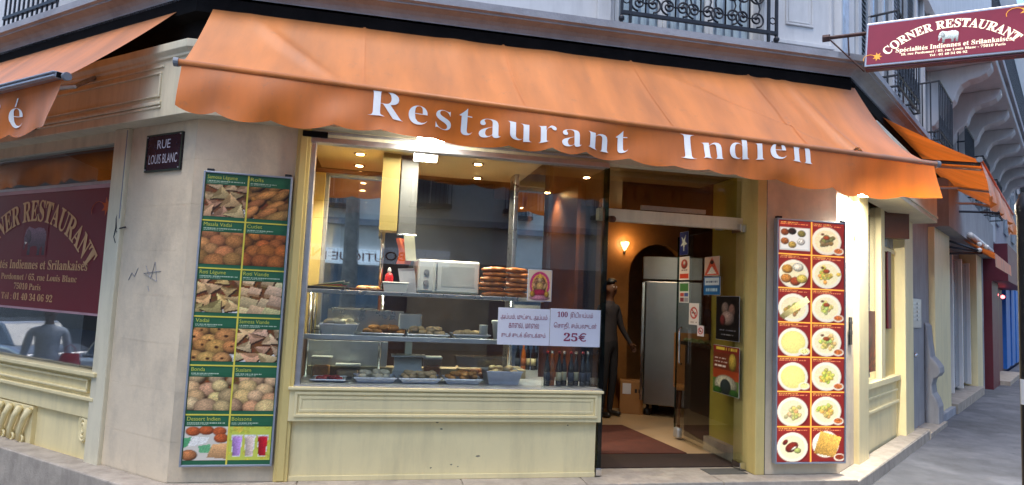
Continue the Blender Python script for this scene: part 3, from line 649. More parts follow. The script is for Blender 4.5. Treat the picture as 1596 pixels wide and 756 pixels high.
# ---- food and things on the counter
pastryc = [mat('golden pastry', h('#c98b45'), .55, var=.25, scale=40), mat('pale pastry', h('#d8b88a'), .6, var=.2, scale=40), mat('fried pastry', h('#a9642c'), .5, var=.25, scale=40), mat('white bun', h('#ddd2b8'), .6, var=.12, scale=30)]
panm = mat('pan steel', (.45, .48, .55), .35, 1., var=.1, scale=20)
film = mat_glass('cling film', (.93, .94, .95), boost=1.6, rough=.12)
def pan(label, x0, x1, y0, y1, z, d, name='food_tray', m=panm, group=None):
    t = thing(name, label, 'tray', ((x0+x1)/2, (y0+y1)/2, z), random.uniform(-.05, .05), group)
    a, b = (x1-x0)/2, (y1-y0)/2; q = MB(); i = .82
    q.add([(-a*i, -b*i, 0), (a*i, -b*i, 0), (a*i, b*i, 0), (-a*i, b*i, 0), (-a, -b, d), (a, -b, d), (a, b, d), (-a, b, d), (-a*.95, -b*.95, d), (a*.95, -b*.95, d), (a*.95, b*.95, d), (-a*.95, b*.95, d), (-a*.78, -b*.78, .006), (a*.78, -b*.78, .006), (a*.78, b*.78, .006), (-a*.78, b*.78, .006)],
          [(3, 2, 1, 0)]+[(k, (k+1) % 4, 4+(k+1) % 4, 4+k) for k in range(4)]+[(4+k, 4+(k+1) % 4, 8+(k+1) % 4, 8+k) for k in range(4)]+[(8+k, 8+(k+1) % 4, 12+(k+1) % 4, 12+k) for k in range(4)]+[(12, 13, 14, 15)])
    q.build('pan', m, t, bevel=.003)
    r_ = MB(); r_.tube([(-a, -b, d), (a, -b, d), (a, b, d), (-a, b, d)], .006, 5, closed=True); r_.build('rim', m, t)
    return t
PAST = {}
def pastry(kind, rx, ry, rz):
    k = (kind, rx, ry, rz)
    if k not in PAST:
        q = MB().ball((0, 0, 0), rx, ry, rz, n=9, m=6, wob=.1); me = bpy.data.meshes.new('pastry'); me.from_pydata(q.v, [], q.f)
        me.polygons.foreach_set('use_smooth', [True]*len(me.polygons)); me.materials.append(pastryc[kind]); me.update(); PAST[k] = me
    return PAST[k]
def heap(n_, x0, x1, y0, y1, z, kind, size, label, group, name='pastry', layers=2):
    n = int(n_*1.4)
    for i in range(n):
        l = i*layers//n; s = size*random.uniform(.85, 1.3); sh_ = .25*l/max(layers, 1)
        a = x0+(x1-x0)*(sh_/2+(1-sh_)*random.random()); b = y0+(y1-y0)*(sh_/2+(1-sh_)*random.random())
        o = put(name, pastry(kind, size, size*.8, size*.55), None, None, (a, b, z+size*.5+l*size*.75), random.uniform(0, 6)); o.scale = (s/size,)*3
        o.rotation_euler.x = random.uniform(-.25, .25); tag(o, label, 'pastry', group)
Z1, Z2, Z0 = 1.592, 1.229, .852
pan('deep grey steel pan of round buns at the left of the middle shelf', -.44, -.13, .22, .48, Z2, .085)
heap(12, -.40, -.17, .27, .43, Z2+.05, 3, .042, 'round pale bun in the deep pan on the middle shelf', 'buns in the deep pan')
pan('shallow silver tray of flat golden pastries on the middle shelf next to the deep pan', -.1, .25, .22, .46, Z2, .022)
heap(16, -.07, .22, .25, .43, Z2+.012, 0, .04, 'flat golden pastry on the middle shelf tray next to the deep pan', 'golden pastries on the middle shelf')
pan('shallow silver tray of pale pastries in the centre of the middle shelf', .28, .63, .22, .46, Z2, .022)
heap(16, .31, .6, .25, .43, Z2+.012, 1, .04, 'pale pastry on the tray in the centre of the middle shelf', 'pale pastries on the middle shelf')
pan('silver tray of wrapped snacks at the right end of the middle shelf', .66, .98, .24, .48, Z2, .03)
heap(8, .7, .94, .28, .44, Z2+.015, 1, .045, 'wrapped snack on the tray at the right end of the middle shelf', 'wrapped snacks', 'snack_parcel', 1)
TB = thing('plastic_tub', 'white plastic tub on the middle shelf behind the paper notices', 'tub', (1.08, .32, Z2)); MB().lathe([(.0, 0), (.055, 0), (.07, .13), (.075, .135), (.075, .145), (.062, .14), (.05, .01)], 16).build('tub_body', white, TB, smooth=True); MB().lathe([(.078, .14), (.078, .155), (.07, .16), (0, .16)], 16).build('lid', white, TB, smooth=True)
# bottom deck
TR = pan('flat silver tray of red sweets at the left of the bottom deck', -.47, -.2, .16, .40, Z0, .02)
redsweet = mat('red sweet', h('#9c1f2a'), .4, var=.2, scale=30)
for i in range(9):
    o = put('red_sweet', pastry(0, .034, .028, .018), None, None, (-.42+.19*random.random(), .2+.14*random.random(), Z0+.024), random.random()*6)
    o.data = o.data if i else o.data.copy()
    if i == 0: o.data.materials[0] = redsweet; rs = o.data
    o.data = rs; tag(o, 'red sweet on the flat tray at the left of the bottom deck', 'sweet', 'red sweets on the flat tray')
pan('silver tray of white dumplings second from the left on the bottom deck', -.14, .2, .16, .42, Z0, .04)
heap(18, -.1, .16, .2, .38, Z0+.03, 3, .034, 'white dumpling on the second tray of the bottom deck', 'white dumplings')
pan('silver tray of pale rolls in the middle of the bottom deck', .23, .57, .16, .42, Z0, .04)
heap(18, .27, .53, .2, .38, Z0+.03, 1, .034, 'pale roll on the middle tray of the bottom deck', 'pale rolls on the bottom deck')
pan('silver tray of flaky snacks fourth from the left on the bottom deck', .6, .92, .16, .42, Z0, .04)
heap(14, .64, .88, .2, .38, Z0+.03, 0, .034, 'flaky snack on the fourth tray of the bottom deck', 'flaky snacks')
pan('deep steel container of food under film at the right end of the bottom deck', .95, 1.26, .16, .44, Z0, .11)
heap(14, .99, 1.22, .2, .4, Z0+.08, 1, .036, 'snack in the deep container at the right end of the bottom deck', 'snacks in the deep container')
SB = pan('clear plastic box of snacks standing behind the deep steel container', .72, 1.18, .46, .6, Z0, .2, 'storage_box', film)
heap(16, .78, 1.12, .49, .57, Z0+.02, 2, .04, 'brown snack inside the clear plastic box', 'snacks in the clear box')
for i, (xx, w_, hh, lb) in enumerate(((-.42, .16, .16, 'clear plastic container behind the red sweets'), (-.2, .2, .1, 'low clear plastic container behind the white dumplings'), (.52, .16, .18, 'tall clear plastic container right of the weighing scale'))):
    t_ = thing('plastic_container', lb, 'container', (xx, .52, Z0)); bx('tub_walls', film, -w_/2, w_/2, -.07, .07, 0, hh, t_, bevel=.01); bx('lid', white, -w_/2-.005, w_/2+.005, -.075, .075, hh+.0005, hh+.012, t_)
    bx('contents', pastryc[i], -w_/2+.012, w_/2-.012, -.055, .055, .006, hh*.6, t_, bevel=.012)
for i in range(5):
    o = MB().lathe([(.028, 0), (.038, .05), (.040, .052)], 14).build('paper_cup', white, loc=(.93+.0*i, .30, Z2+.001+.016*i), smooth=True)
    tag(o, 'white paper cup nested in the short stack on the middle shelf', 'cup', 'nested paper cups')
# scales
SC = thing('weighing_scale', 'cream electronic weighing scale standing behind the trays', 'scale', (.31, .52, Z0))
bx('base', white, -.13, .13, -.05, .08, 0, .07, SC, bevel=.012); MB().add([(-.12, -.06, .07), (.12, -.06, .07), (.12, .06, .19), (-.12, .06, .19), (-.12, .07, .07), (.12, .07, .07)], [(0, 1, 2, 3), (1, 5, 2), (0, 3, 4), (3, 2, 5, 4)]).build('keypad', white, SC)
bx('column', white, -.03, .03, .04, .08, .19, .50, SC); bx('display_head', white, -.1, .1, .0, .08, .42, .56, SC, bevel=.01); bx('platter', steel, -.15, .15, -.1, .1, .19, .20, SC)
# things on the top shelf
MW = thing('microwave_oven', 'white microwave oven on the top shelf of the window counter', 'microwave', (.60, .46, Z1), R(4))
bx('body', white, -.27, .27, -.14, .2, .012, .30, MW, bevel=.015, seg=3)
md_ = bx('door', white, -.13, .262, -.156, -.142, .025, .288, MW, bevel=.02, seg=3)
bx('door_window', mat('pale glazed panel', (.62, .62, .6), .2), -.07, .22, -.16, -.157, .07, .25, md_, bevel=.02); bx('handle', chrome, -.125, -.11, -.175, -.157, .05, .27, md_)
cpn = bx('control_panel', white, -.262, -.14, -.15, -.142, .03, .285, MW)
for z in (.1, .19): MB().lathe([(.0, -.02), (.022, -.02), (.024, 0)], 14, (-.2, -.15, z), 'y').build('dial', alu, cpn)
for a in (-.22, .22): bx('foot', dark, a-.02, a+.02, -.1, .1, 0, .012, MW, bevel=0)
rollm = mat('baked roll', h('#b0682c'), .4, var=.3, scale=30)
def roll_mesh(l):
    q = MB(); n = 14
    q.tube([(l*(i/n-.5), .006*math.sin(i), 0) for i in range(n+1)], [.031*max(.2, math.sin(math.pi*(i+.7)/(n+1.4)))**.45*random.uniform(.93, 1.05) for i in range(n+1)], 9)
    me = bpy.data.meshes.new('bread_roll'); me.from_pydata(q.v, [], q.f); me.polygons.foreach_set('use_smooth', [True]*len(me.polygons)); me.materials.append(rollm); me.update(); return me
RM = [roll_mesh(.215) for _ in range(4)]
for i in range(6):
    for j in range(2):
        o = put('bread_roll', RM[(i*2+j) % 4], None, None, (1.0+j*.2+random.uniform(-.022, .022), .27+random.uniform(-.012, .012), Z1+.026+i*.043), random.uniform(-.16, .16)); o.scale = (random.uniform(.94, 1.08), random.uniform(.95, 1.25), random.uniform(.72, .88)); o.rotation_euler.y = random.uniform(-.05, .05)
        tag(o, 'long brown bread roll in the stack beside the microwave', 'bread', 'bread rolls stacked beside the microwave')
BT = thing('sauce_bottle', 'red squeezy sauce bottle on the top shelf left of the microwave', 'bottle', (.10, .40, Z1)); MB().lathe([(0, 0), (.036, 0), (.038, .02), (.036, .13), (.03, .155), (.014, .17), (.012, .175)], 14).build('bottle_body', mat('red plastic', h('#b01822'), .3), BT, smooth=True); MB().lathe([(.016, .172), (.016, .195), (.006, .215), (0, .215)], 10).build('cap', white, BT, smooth=True)
WT = thing('white_tub', 'white rectangular tub in front of the red sauce bottle', 'tub', (.155, .29, Z1)); q = MB(); q.add([(-.09, -.05, 0), (.09, -.05, 0), (.09, .05, 0), (-.09, .05, 0), (-.105, -.06, .085), (.105, -.06, .085), (.105, .06, .085), (-.105, .06, .085)], [(3, 2, 1, 0), (0, 1, 5, 4), (1, 2, 6, 5), (2, 3, 7, 6), (3, 0, 4, 7)]); q.build('tub_walls', white, WT); MB().tube([(-.105, -.06, .085), (.105, -.06, .085), (.105, .06, .085), (-.105, .06, .085)], .006, 5, closed=True).build('rim', white, WT)
CD = tag(MB().prism([(0, 0), (.13, 0), (.1, .22), (-.04, .21)], 0, .006).build('grey_card', mat('grey card', (.45, .45, .5), .7)), 'pale grey card leaning beside the microwave', 'card'); CD.location = (.21, .335, Z1); CD.rotation_euler.x = R(-6)
OB = thing('orange_apron', 'orange cloth with a white paper tag hanging under the steel extractor panel', 'cloth', (.2, .335, 1.84))
MB().grid(lambda a, b: (-.05+.12*a+.02*math.sin(b*4), -.01+.015*math.sin(a*9+b*3), .22*b), 10, 8).build('cloth', mat('orange cloth', h('#d8602a'), .8, var=.15), OB, smooth=True)
MB().grid(lambda a, b: (.03+.09*a-.03*b, -.035+.01*math.sin(b*5), .03+.22*b), 4, 8).build('paper_tag', mat('cream paper', h('#d9cfae'), .7), OB, smooth=True)
LT = thing('leaflet_tray', 'dark flat tray of coloured leaflets at the left end of the top shelf', 'tray', (-.40, .34, Z1))
bx('tray_base', dark, -.16, .14, -.1, .12, 0, .03, LT, bevel=.006)
for i, c in enumerate(('#c8b43a', '#b5372f', '#3f7a3c', '#e1d9c0')):
    o = bx('leaflet', mat('leaflet %d' % i, h(c), .6), -.12+.02*i, .1+.015*i, -.07, .07, .031+i*.007, .037+i*.007, LT, bevel=0); o.rotation_euler.y = -.06*i
ST = thing('snack_stand', 'brown tray of small pastries on the top shelf near the leaflets', 'tray', (-.08, .34, Z1))
MB().lathe([(0, 0), (.13, 0), (.15, .02), (.145, .024), (.12, .008), (0, .008)], 20).build('tray_base', wood, ST, smooth=True)
for i in range(9): tag(put('small_pastry', pastry(i % 2, .034, .03, .022), None, None, (-.08+.09*math.cos(i*2.4)*(.3+.08*i), .34+.09*math.sin(i*2.4)*(.3+.08*i), Z1+.028), i), 'small pastry on the round brown tray of the top shelf', 'pastry', 'pastries on the round tray')
# bottles by the window
bc = ['#1d1410', '#c0651f', '#241512', '#2a1812', '#1f1715', '#2b1a14', '#141a2a', '#16202c']
for i in range(8):
    bt = thing('drink_bottle', ['dark brown drink bottle at the left end of the row on the sill', 'amber orange drink bottle second in the row on the sill', 'dark drink bottle third in the row on the sill', 'dark drink bottle fourth in the row on the sill', 'dark drink bottle fifth in the row on the sill', 'dark drink bottle sixth in the row on the sill', 'dark blue drink bottle seventh in the row on the sill', 'dark blue drink bottle at the right end of the row on the sill'][i], 'bottle', (1.485+.054*i, .19+.03*(i % 2), .8505), 0, 'drink bottles on the sill')
    MB().lathe([(0, 0), (.025, 0), (.026, .01), (.026, .11), (.022, .14), (.011, .17), (.0105, .215)], 12).build('bottle_body', mat('bottle glass %d' % i, h(bc[i]), .12, var=.1, spec=.8), bt, smooth=True)
    MB().lathe([(.0275, .035), (.0275, .09)], 12).build('paper_label', mat('bottle label %d' % i, h('#d8c9a0' if i in (2, 3, 5) else '#a85a2a' if i == 1 else '#39404f'), .6), bt, smooth=True)
    MB().lathe([(.013, .21), (.013, .225), (0, .226)], 10).build('cap', chrome if i % 2 else redm, bt, smooth=True); bt.scale = (1.02, 1.02, 1.32)

# ------------------------------------------------------------------ lamps
def lamp(name, kind, loc, energy, col, size=.1, rot=None, **k):
    d = bpy.data.lights.new(name, kind); d.energy = energy; d.color = col
    if kind == 'AREA': d.shape = 'RECTANGLE'; d.size = size; d.size_y = k.get('sy', size)
    else: d.shadow_soft_size = size
    if kind == 'SPOT': d.spot_size = R(k.get('cone', 130)); d.spot_blend = .8
    o = bpy.data.objects.new(name, d); COL.objects.link(o); o.location = loc
    if rot: o.rotation_euler = rot
    return o
spots = [(-.21, .42, 2.79, 'front left'), (.83, .42, 2.79, 'front right'), (-.23, .96, 2.79, 'rear left'), (.93, 1.1, 2.79, 'rear right'), (2.1, 1.15, 2.90, 'nearest the open door'), (2.02, 2.46, 2.93, 'deepest inside behind the glass leaf'), (2.95, 1.95, 2.93, 'added unseen over the carpet runner')]  # the last downlight is added, out of sight, to brighten the doorway
for x, y, z, w in spots:
    s_ = thing('downlight', 'small round recessed ceiling downlight, ' + w, 'ceiling light', (x, y, z), 0, 'ceiling downlights')
    MB().lathe([(.032, -.001), (.055, -.003), (.055, -.009), (.034, -.012)], 18).build('bezel', chrome, s_, smooth=True); MB().lathe([(0, -.006), (.032, -.006)], 16).build('bulb', glow_warm, s_, loc=(0, 0, -.008))
    l = lamp('downlight_lamp', 'SPOT', (0, 0, -.03), 68 if y < 1.12 else 20, (1, .86, .64), .03); l.parent = s_
def flood(label, loc, rz, energy, tilt=0):
    t = thing('floodlight', label, 'lamp', loc, rz)
    hs = MB(); hs.add([(-.11, -.05, 0), (.11, -.05, 0), (.11, .07, 0), (-.11, .07, 0), (-.08, -.03, .05), (.08, -.03, .05), (.08, .05, .05), (-.08, .05, .05)], [(4, 5, 6, 7), (1, 0, 4, 5)[::-1], (2, 1, 5, 6)[::-1], (3, 2, 6, 7)[::-1], (0, 3, 7, 4)[::-1]]); hs.build('housing', alu, t)
    MB().box(-.10, .10, -.045, .065, -.012, -.002).build('lens', glow_white, t); MB().tube([(-.12, .01, .02), (-.12, .01, .09), (.12, .01, .09), (.12, .01, .02)], .007, 6).build('yoke', alu, t)
    l = lamp('flood_lamp', 'AREA', (0, .01, -.02), energy, (1, .93, .8), .2, (R(tilt), 0, 0), sy=.1); l.parent = t
    return t
fl = flood('white floodlight on an arm hanging under the main awning above the window', (.35, -.28, 2.80), 0, 11, 35); MB().tube([(0, .01, .09), (0, .13, .07)], .009, 6).build('arm', alu, fl)
pw = wpt(FRR, .33, -.17, 2.74); flood('white floodlight glaring under the fascia beside the right menu board', pw, AR, 60)
wlp = thing('wall_lamp', 'small glowing wall lamp on the timber wall above the fridge', 'wall lamp', (3.42, 3.34, 2.33)); MB().lathe([(0, 0), (.02, .01), (.06, .09), (.062, .12)], 14).build('shade', mat_glow('lamp shade glow', (1, .62, .25), 1.6), wlp, smooth=True); bx('bracket', chrome, -.015, .015, -.01, .01, -.04, .0, wlp); q = lamp('wall_lamp_bulb', 'POINT', (0, -.08, .1), 2.2, (1, .66, .32), .04); q.parent = wlp

# ------------------------------------------------------------------ main awning
def awning(name, label, fr, u0, u1, tu0, tu1, ytop, ztop, ybar, zb0, zb1, vh, scal, fab, text=None, sag=.05, rsag=.1, crease=True):
    t = thing(name, label, 'awning', fr[0], fr[1]); W = u1-u0
    def surf(a, b):
        xt, xb = tu0+(tu1-tu0)*a, u0+(u1-u0)*a; x = xt+(xb-xt)*b; y = ytop+(ybar-ytop)*b; z = ztop+(zb0+(zb1-zb0)*a-ztop)*b
        s = math.sin(math.pi*b); k = max(0, (a-.9)/.1)
        z -= sag*s*(.7+.3*math.sin(a*7)) + rsag*s*k*k
        if crease:
            d = (a-.60)-.26*b; z += .06*math.exp(-(d/.014)**2)*b*(1-.3*b)*math.sin(math.pi*min(b*1.1, 1)) - .03*math.exp(-((d-.03)/.022)**2)*s
            d2 = (a-.865)-.01*b; z += .08*math.exp(-(d2/.009)**2)*b**.6*(1-b*.2) - .012*math.exp(-((d2+.03)/.03)**2)*b
            d3 = (a-.045)-.13*b; z += .035*math.exp(-(d3/.012)**2)*s
            for c, w_ in ((.80, .012), (.835, .01), (.33, .02), (.47, .025)): z += .016*math.exp(-((a-c)/w_)**2)*(1-b)*b**.3*2
        z += .005*math.sin(a*37+b*5)*s+.004*math.sin(a*83+2*math.sin(b*4))*b*s
        for k2 in (.2, .4, .6, .8): z += .004*math.exp(-((a-k2)/.0022)**2)*(1 if crease else .5)
        return (x, y, z)
    MB().grid(surf, 180, 28).build('fabric', fab, t, smooth=True)
    if crease:
        for c_ in (.2, .4, .6, .8): MB().grid(lambda i, j, c_=c_: (lambda p: (p[0], p[1]-.002, p[2]+.004))(surf(c_+(i-.5)*.0035, .01+.98*j)), 2, 28).build('seam', fab, t, smooth=True)
    def val(a, b):                                  # b=0 at the bar, 1 at the hem
        x, y, z = u0+W*a, ybar, zb0+(zb1-zb0)*a
        hem = vh*(1+(.10+.04*math.sin(a*17))*abs(math.sin(math.pi*a*scal+.9*math.sin(a*11)+.5*math.sin(a*29)))**.8-.06+.06*math.sin(a*9+.5)+.04*math.sin(a*23))
        fold = .034*math.sin(a*31+1.2*math.sin(b*2))+.012*math.sin(a*67+b*3)+.03*math.sin(a*13)
        y -= (.01 + b*(.03+fold) + .02*math.sin(b*2.6)*math.sin(a*19)); z -= .012+(hem-.0)*b
        return (x, y, z)
    va = MB().grid(val, 260, 12).build('valance', orangev, t, smooth=True)
    bar = MB(); bar.tube([(u0-.02, ybar, zb0), ((u0+u1)/2, ybar, (zb0+zb1)/2-.006), (u1+.02, ybar, zb1)], .024, 12)
    bar.build('front_bar', fab, t, smooth=True)
    for a, z in ((u0-.05, zb0), (u1+.02, zb1)): MB().tube([(a, ybar, z), (a+.03, ybar, z)], .030, 12).build('bar_end_cap', mat('cap grey', (.2, .22, .25), .4) if a < u0 else MATS['cap grey'], t)
    MB().tube([(tu0, ytop+.03, ztop+.02), (tu1, ytop+.03, ztop+.02)], .04, 12).build('roller_tube', black, t)
    for a in (.12, .5, .88):
        x = u0+W*a; MB().tube([(x-.1, -.02, 3.4), (x+.12, ybar*.5, zb0+.1), (x, ybar+.03, zb0+(zb1-zb0)*a+.0)], .02, 8).build('folding_arm', alu, t)
    if text:
        for body, x0, w, hgt, zoff, pre, off in text:
            def warp(x, y, z):
                a = (x-u0)/W; p = val(a, max(0, -z)/vh); return (p[0], p[1]-.006, p[2])
            letters(body, lavender, va, x0, zoff, w, hgt, y=0, warp=warp, sub=.02, clip=-.004, pre=pre, offset=off, space=1.12, split=True)
    return t
TL = [('Caf', -1.98, .62, .19, -.27, None, -.012), ('e', -1.26, .18, .135, -.265, None, -.012), ('/', -1.18, .06, .055, -.12, None, 0)]
def pre_r(x, y, z): return (x, y, z+.055*max(0, 1-(x+.13)/1.1))
def pre_i(x, y, z): return (x, y, z+.095*min(1, max(0, (x-2.28)/.8)))
awning('main_awning', 'wide orange canvas awning with scalloped valance lettered in white over the shopfront', FM, -1.33, 4.48, -1.35, 4.30, -.11, 3.71, -.80, 3.03, 2.86, .30, 17, orange,
       [('Restaurant', -.13, 1.90, .195, -.245, pre_r, -.012), ('Indien', 2.18, 1.14, .195, -.215, pre_i, -.012)])
# left awning
la = awning('left_awning', 'faded orange awning with a grey front rail over the left street window', FL, -6.5, -.50, -6.5, -.18, -.11, 3.72, -.72, 3.04, 3.02, .33, 16, orange, TL, .03, 0, False)
q = MB(); q.box(-6.5, -.5, -.775, -.70, 3.0, 3.05); q.box(-6.5, -.5, -.79, -.775, 3.005, 3.02); q.box(-6.5, -.5, -.79, -.775, 3.035, 3.048); q.build('rail_profile', alu, la, bevel=.004); bx('rail_end', black, -.5, -.49, -.77, -.71, 3.005, 3.045, la)
# right awning
ra = awning('right_awning', 'bright orange awning over the side street, seen from below', FRR, 1.95, 6.3, 1.25, 6.0, -.12, 3.74, -.92, 3.30, 3.26, .33, 14, orange2, None, .03, 0, False)
for a, b in ((1.3, 1.98), (5.9, 6.28)): MB().tube([(a, -.1, 3.30), ((a+b)/2+.3, -.5, 3.33), (b, -.92, 3.26)], .02, 6).build('side_arm', iron, ra)

# ------------------------------------------------------------------ menu boards
def pile_pic(kind, seed):
    random.seed(seed); P = Pic(44, 44, (.45, .3, .2))
    for i in range(200): P.ell(random.random(), random.random(), .05, .05, (.35+random.random()*.2, .22+.1*random.random(), .12), flat=True)
    def item(cx, cy, r, c):
        a = random.uniform(0, 3.1)
        if kind == 'tri':
            d = (c[0]*.78, c[1]*.76, c[2]*.72); p = [(cx+r*1.25*math.cos(a+k*2.1), cy+r*1.05*math.sin(a+k*2.1)) for k in range(3)]
            P.poly([(x+.03, y-.045) for x, y in p], (.25, .15, .09)); P.poly(p, c, (-.1, .35)); P.poly([p[0], p[1], (cx, cy)], d, (0, .2))
        elif kind == 'roll':
            a = random.uniform(.3, .9); P.ell(cx+.02, cy-.04, r*1.55, r*.62, (.2, .11, .06), a, flat=True); P.ell(cx, cy, r*1.55, r*.6, c, a, .7)
            P.ell(cx-r*1.3*math.cos(a), cy-r*1.3*math.sin(a), r*.3, r*.5, (c[0]*.8, c[1]*.8, c[2]*.7), a, .3)
        elif kind == 'ring':
            P.ell(cx+.02, cy-.04, r*1.1, r*.95, (.25, .14, .07), flat=True); P.ell(cx, cy, r*1.1, r*.95, c, 0, .6); P.ell(cx, cy+.01, r*.2, r*.16, (.28, .15, .07), flat=True)
        elif kind == 'block':
            p = [(cx-r, cy-r*.5), (cx+r*.7, cy-r*.8), (cx+r, cy+r*.2), (cx-r*.6, cy+r*.6)]; P.poly([(x+.02, y-.05) for x, y in p], (.25, .14, .08)); P.poly(p, c, (.1, .3)); P.poly([p[0], p[1], (p[1][0], p[1][1]-r*.45), (p[0][0], p[0][1]-r*.45)], (c[0]*.75, c[1]*.7, c[2]*.62))
        else:
            P.ell(cx+.02, cy-.04, r, r*.95, (.3, .17, .09), flat=True); P.ell(cx, cy, r, r*.95, c, 0, .6)
    base = {'tri': (.80, .66, .50), 'roll': (.80, .54, .30), 'rough': (.80, .52, .30), 'ball': (.86, .52, .25), 'flat': (.84, .70, .52), 'block': (.86, .74, .58), 'ring': (.86, .62, .34), 'pale': (.90, .76, .54)}
    return P, item, base
def menu_pic(k, seed):
    P, item, base = pile_pic({'samosa': 'tri', 'rolls': 'roll', 'vadai': 'rough', 'cutlet': 'ball', 'roti': 'tri', 'rotiv': 'block', 'ring': 'ring', 'samosav': 'tri', 'bonda': 'ball', 'sus': 'ball'}.get(k, 'ball'), seed)
    P.rect(.0, 1, 0, .12, (.85, .85, .83)); P.poly([(.5, 0), (1, 0), (1, .3)], (.88, .88, .86))
    c = {'samosa': (.80, .66, .50), 'rolls': (.82, .56, .32), 'vadai': (.82, .55, .33), 'cutlet': (.86, .50, .24), 'roti': (.84, .68, .48), 'rotiv': (.87, .74, .56), 'ring': (.86, .62, .35), 'samosav': (.88, .72, .55), 'bonda': (.93, .78, .56), 'sus': (.93, .74, .52)}.get(k, (.9, .7, .5))
    if k == 'dessert':
        P.rect(0, 1, 0, 1, (.86, .83, .78)); 
        for x, y, r in ((.2, .85, .17), (.5, .88, .17), (.8, .85, .16), (.85, .65, .17)): P.ell(x, y, r, r*.8, (.86, .42, .22), 0, .5)
        P.poly([(0, .35), (.2, .5), (.2, .68), (0, .66)], (.35, .66, .45)); P.poly([(.1, .4), (.5, .5), (.58, .68), (.18, .7)], (.94, .93, .9)); P.poly([(.38, .22), (.66, .24), (.6, .48), (.34, .42)], (.42, .70, .50)); P.ell(.14, .16, .19, .16, (.86, .55, .34)); P.poly([(.55, .1), (1, .05), (1, .5), (.66, .48)], (.84, .64, .44), (0, .3))
        return P
    if k == 'drinks':
        P.rect(0, 1, 0, 1, (.80, .83, .35)); 
        for i in range(40): P.ell(random.random(), random.random(), .06, .06, (.7+.2*random.random(), .78, .3), flat=True)
        for x, cc in ((.2, (.72, .55, .80)), (.5, (.85, .76, .72)), (.8, (.72, .10, .16))):
            P.poly([(x-.09, .12), (x+.09, .12), (x+.13, .74), (x-.13, .74)], (.9, .9, .88)); P.poly([(x-.08, .13), (x+.08, .13), (x+.115, .66), (x-.115, .66)], cc, (.6, .1)); P.ell(x, .68, .115, .03, (min(1, cc[0]+.1), cc[1]+.08, cc[2]+.08), flat=True)
        return P
    rows = 4
    for r in range(rows):
        y = .95-r*.27; n = 3 if r % 2 else 3
        for i in range(n):
            rr = .19+.02*r; j = random.uniform(.84, 1.14)
            item((i+.5*(r % 2 == 0)+.1)/2.7+random.uniform(-.07, .07), y+random.uniform(-.07, .07), rr*random.uniform(.8, 1.2), tuple(min(1, q*j*random.uniform(.94, 1.06)) for q in c))
    return P
MLf = thing('menu_board', 'green menu board of snack photos with yellow lines, left of the window', 'menu board', (-1.335, -.045, .255))
bw, bh = .645, 2.20
bx('board', green, .012, bw-.012, .0, .03, .012, bh-.012, MLf, bevel=0)
q = MB(); q.box(0, .014, -.012, .035, 0, bh); q.box(bw-.014, bw, -.012, .035, 0, bh); q.box(.014, bw-.014, -.012, .035, 0, .014); q.box(.014, bw-.014, -.012, .035, bh-.014, bh); q.build('frame', mat('blue grey frame', (.38, .42, .5), .4, .6), MLf, bevel=.003)
for a in (.02, bw-.06): bx('bracket', iron, a, a+.05, -.005, .03, bh, bh+.02, MLf)
items = [('Samosa Légume', 'samosa'), ('Rolls', 'rolls'), ('Masala Vadai', 'vadai'), ('Cutlet', 'cutlet'), ('Roti Légume', 'roti'), ('Roti Viande', 'rotiv'), ('Vadai', 'ring'), ('Samosa Viande', 'samosav'), ('Bonda', 'bonda'), ('Susiam', 'sus'), ('Dessert Indien', 'dessert'), ('Boissons', 'drinks')]
rh = (bh-.028)/6; cwid = (bw-.028)/2
for i, (cap, k) in enumerate(items):
    r, c = divmod(i, 2); z1 = bh-.014-r*rh; z0 = z1-rh; x0 = .014+c*cwid; x1 = x0+cwid
    menu_pic(k, 40+i).sheet('food_photo', ink, MLf, x0+.006, x1-.006, z0+.032, z1-.085, -.002)
    letters(cap, capy, MLf, x0+.015, z1-.042, min(.024*len(cap)*.62+.02, cwid-.05), .027, y=-.003, sf=False, name='caption')
    D = Pic(90, 10, (.165, .404, .278)); D.dashes(.55, .02, .98 if len(cap) > 8 else .7, (.75, .82, .72), .22); D.dashes(.1, .02, .55, (.65, .74, .65), .2)
    D.sheet('fine_print', ink, MLf, x0+.012, x1-.02, z1-.075, z1-.052, -.0022)
    if r: bx('divider', yline, x0, x1, -.003, -.0005, z1-.005, z1+.005, MLf, bevel=0)
bx('divider', yline, bw/2-.006, bw/2+.006, -.0035, -.0005, .014, bh-.014, MLf, bevel=0)
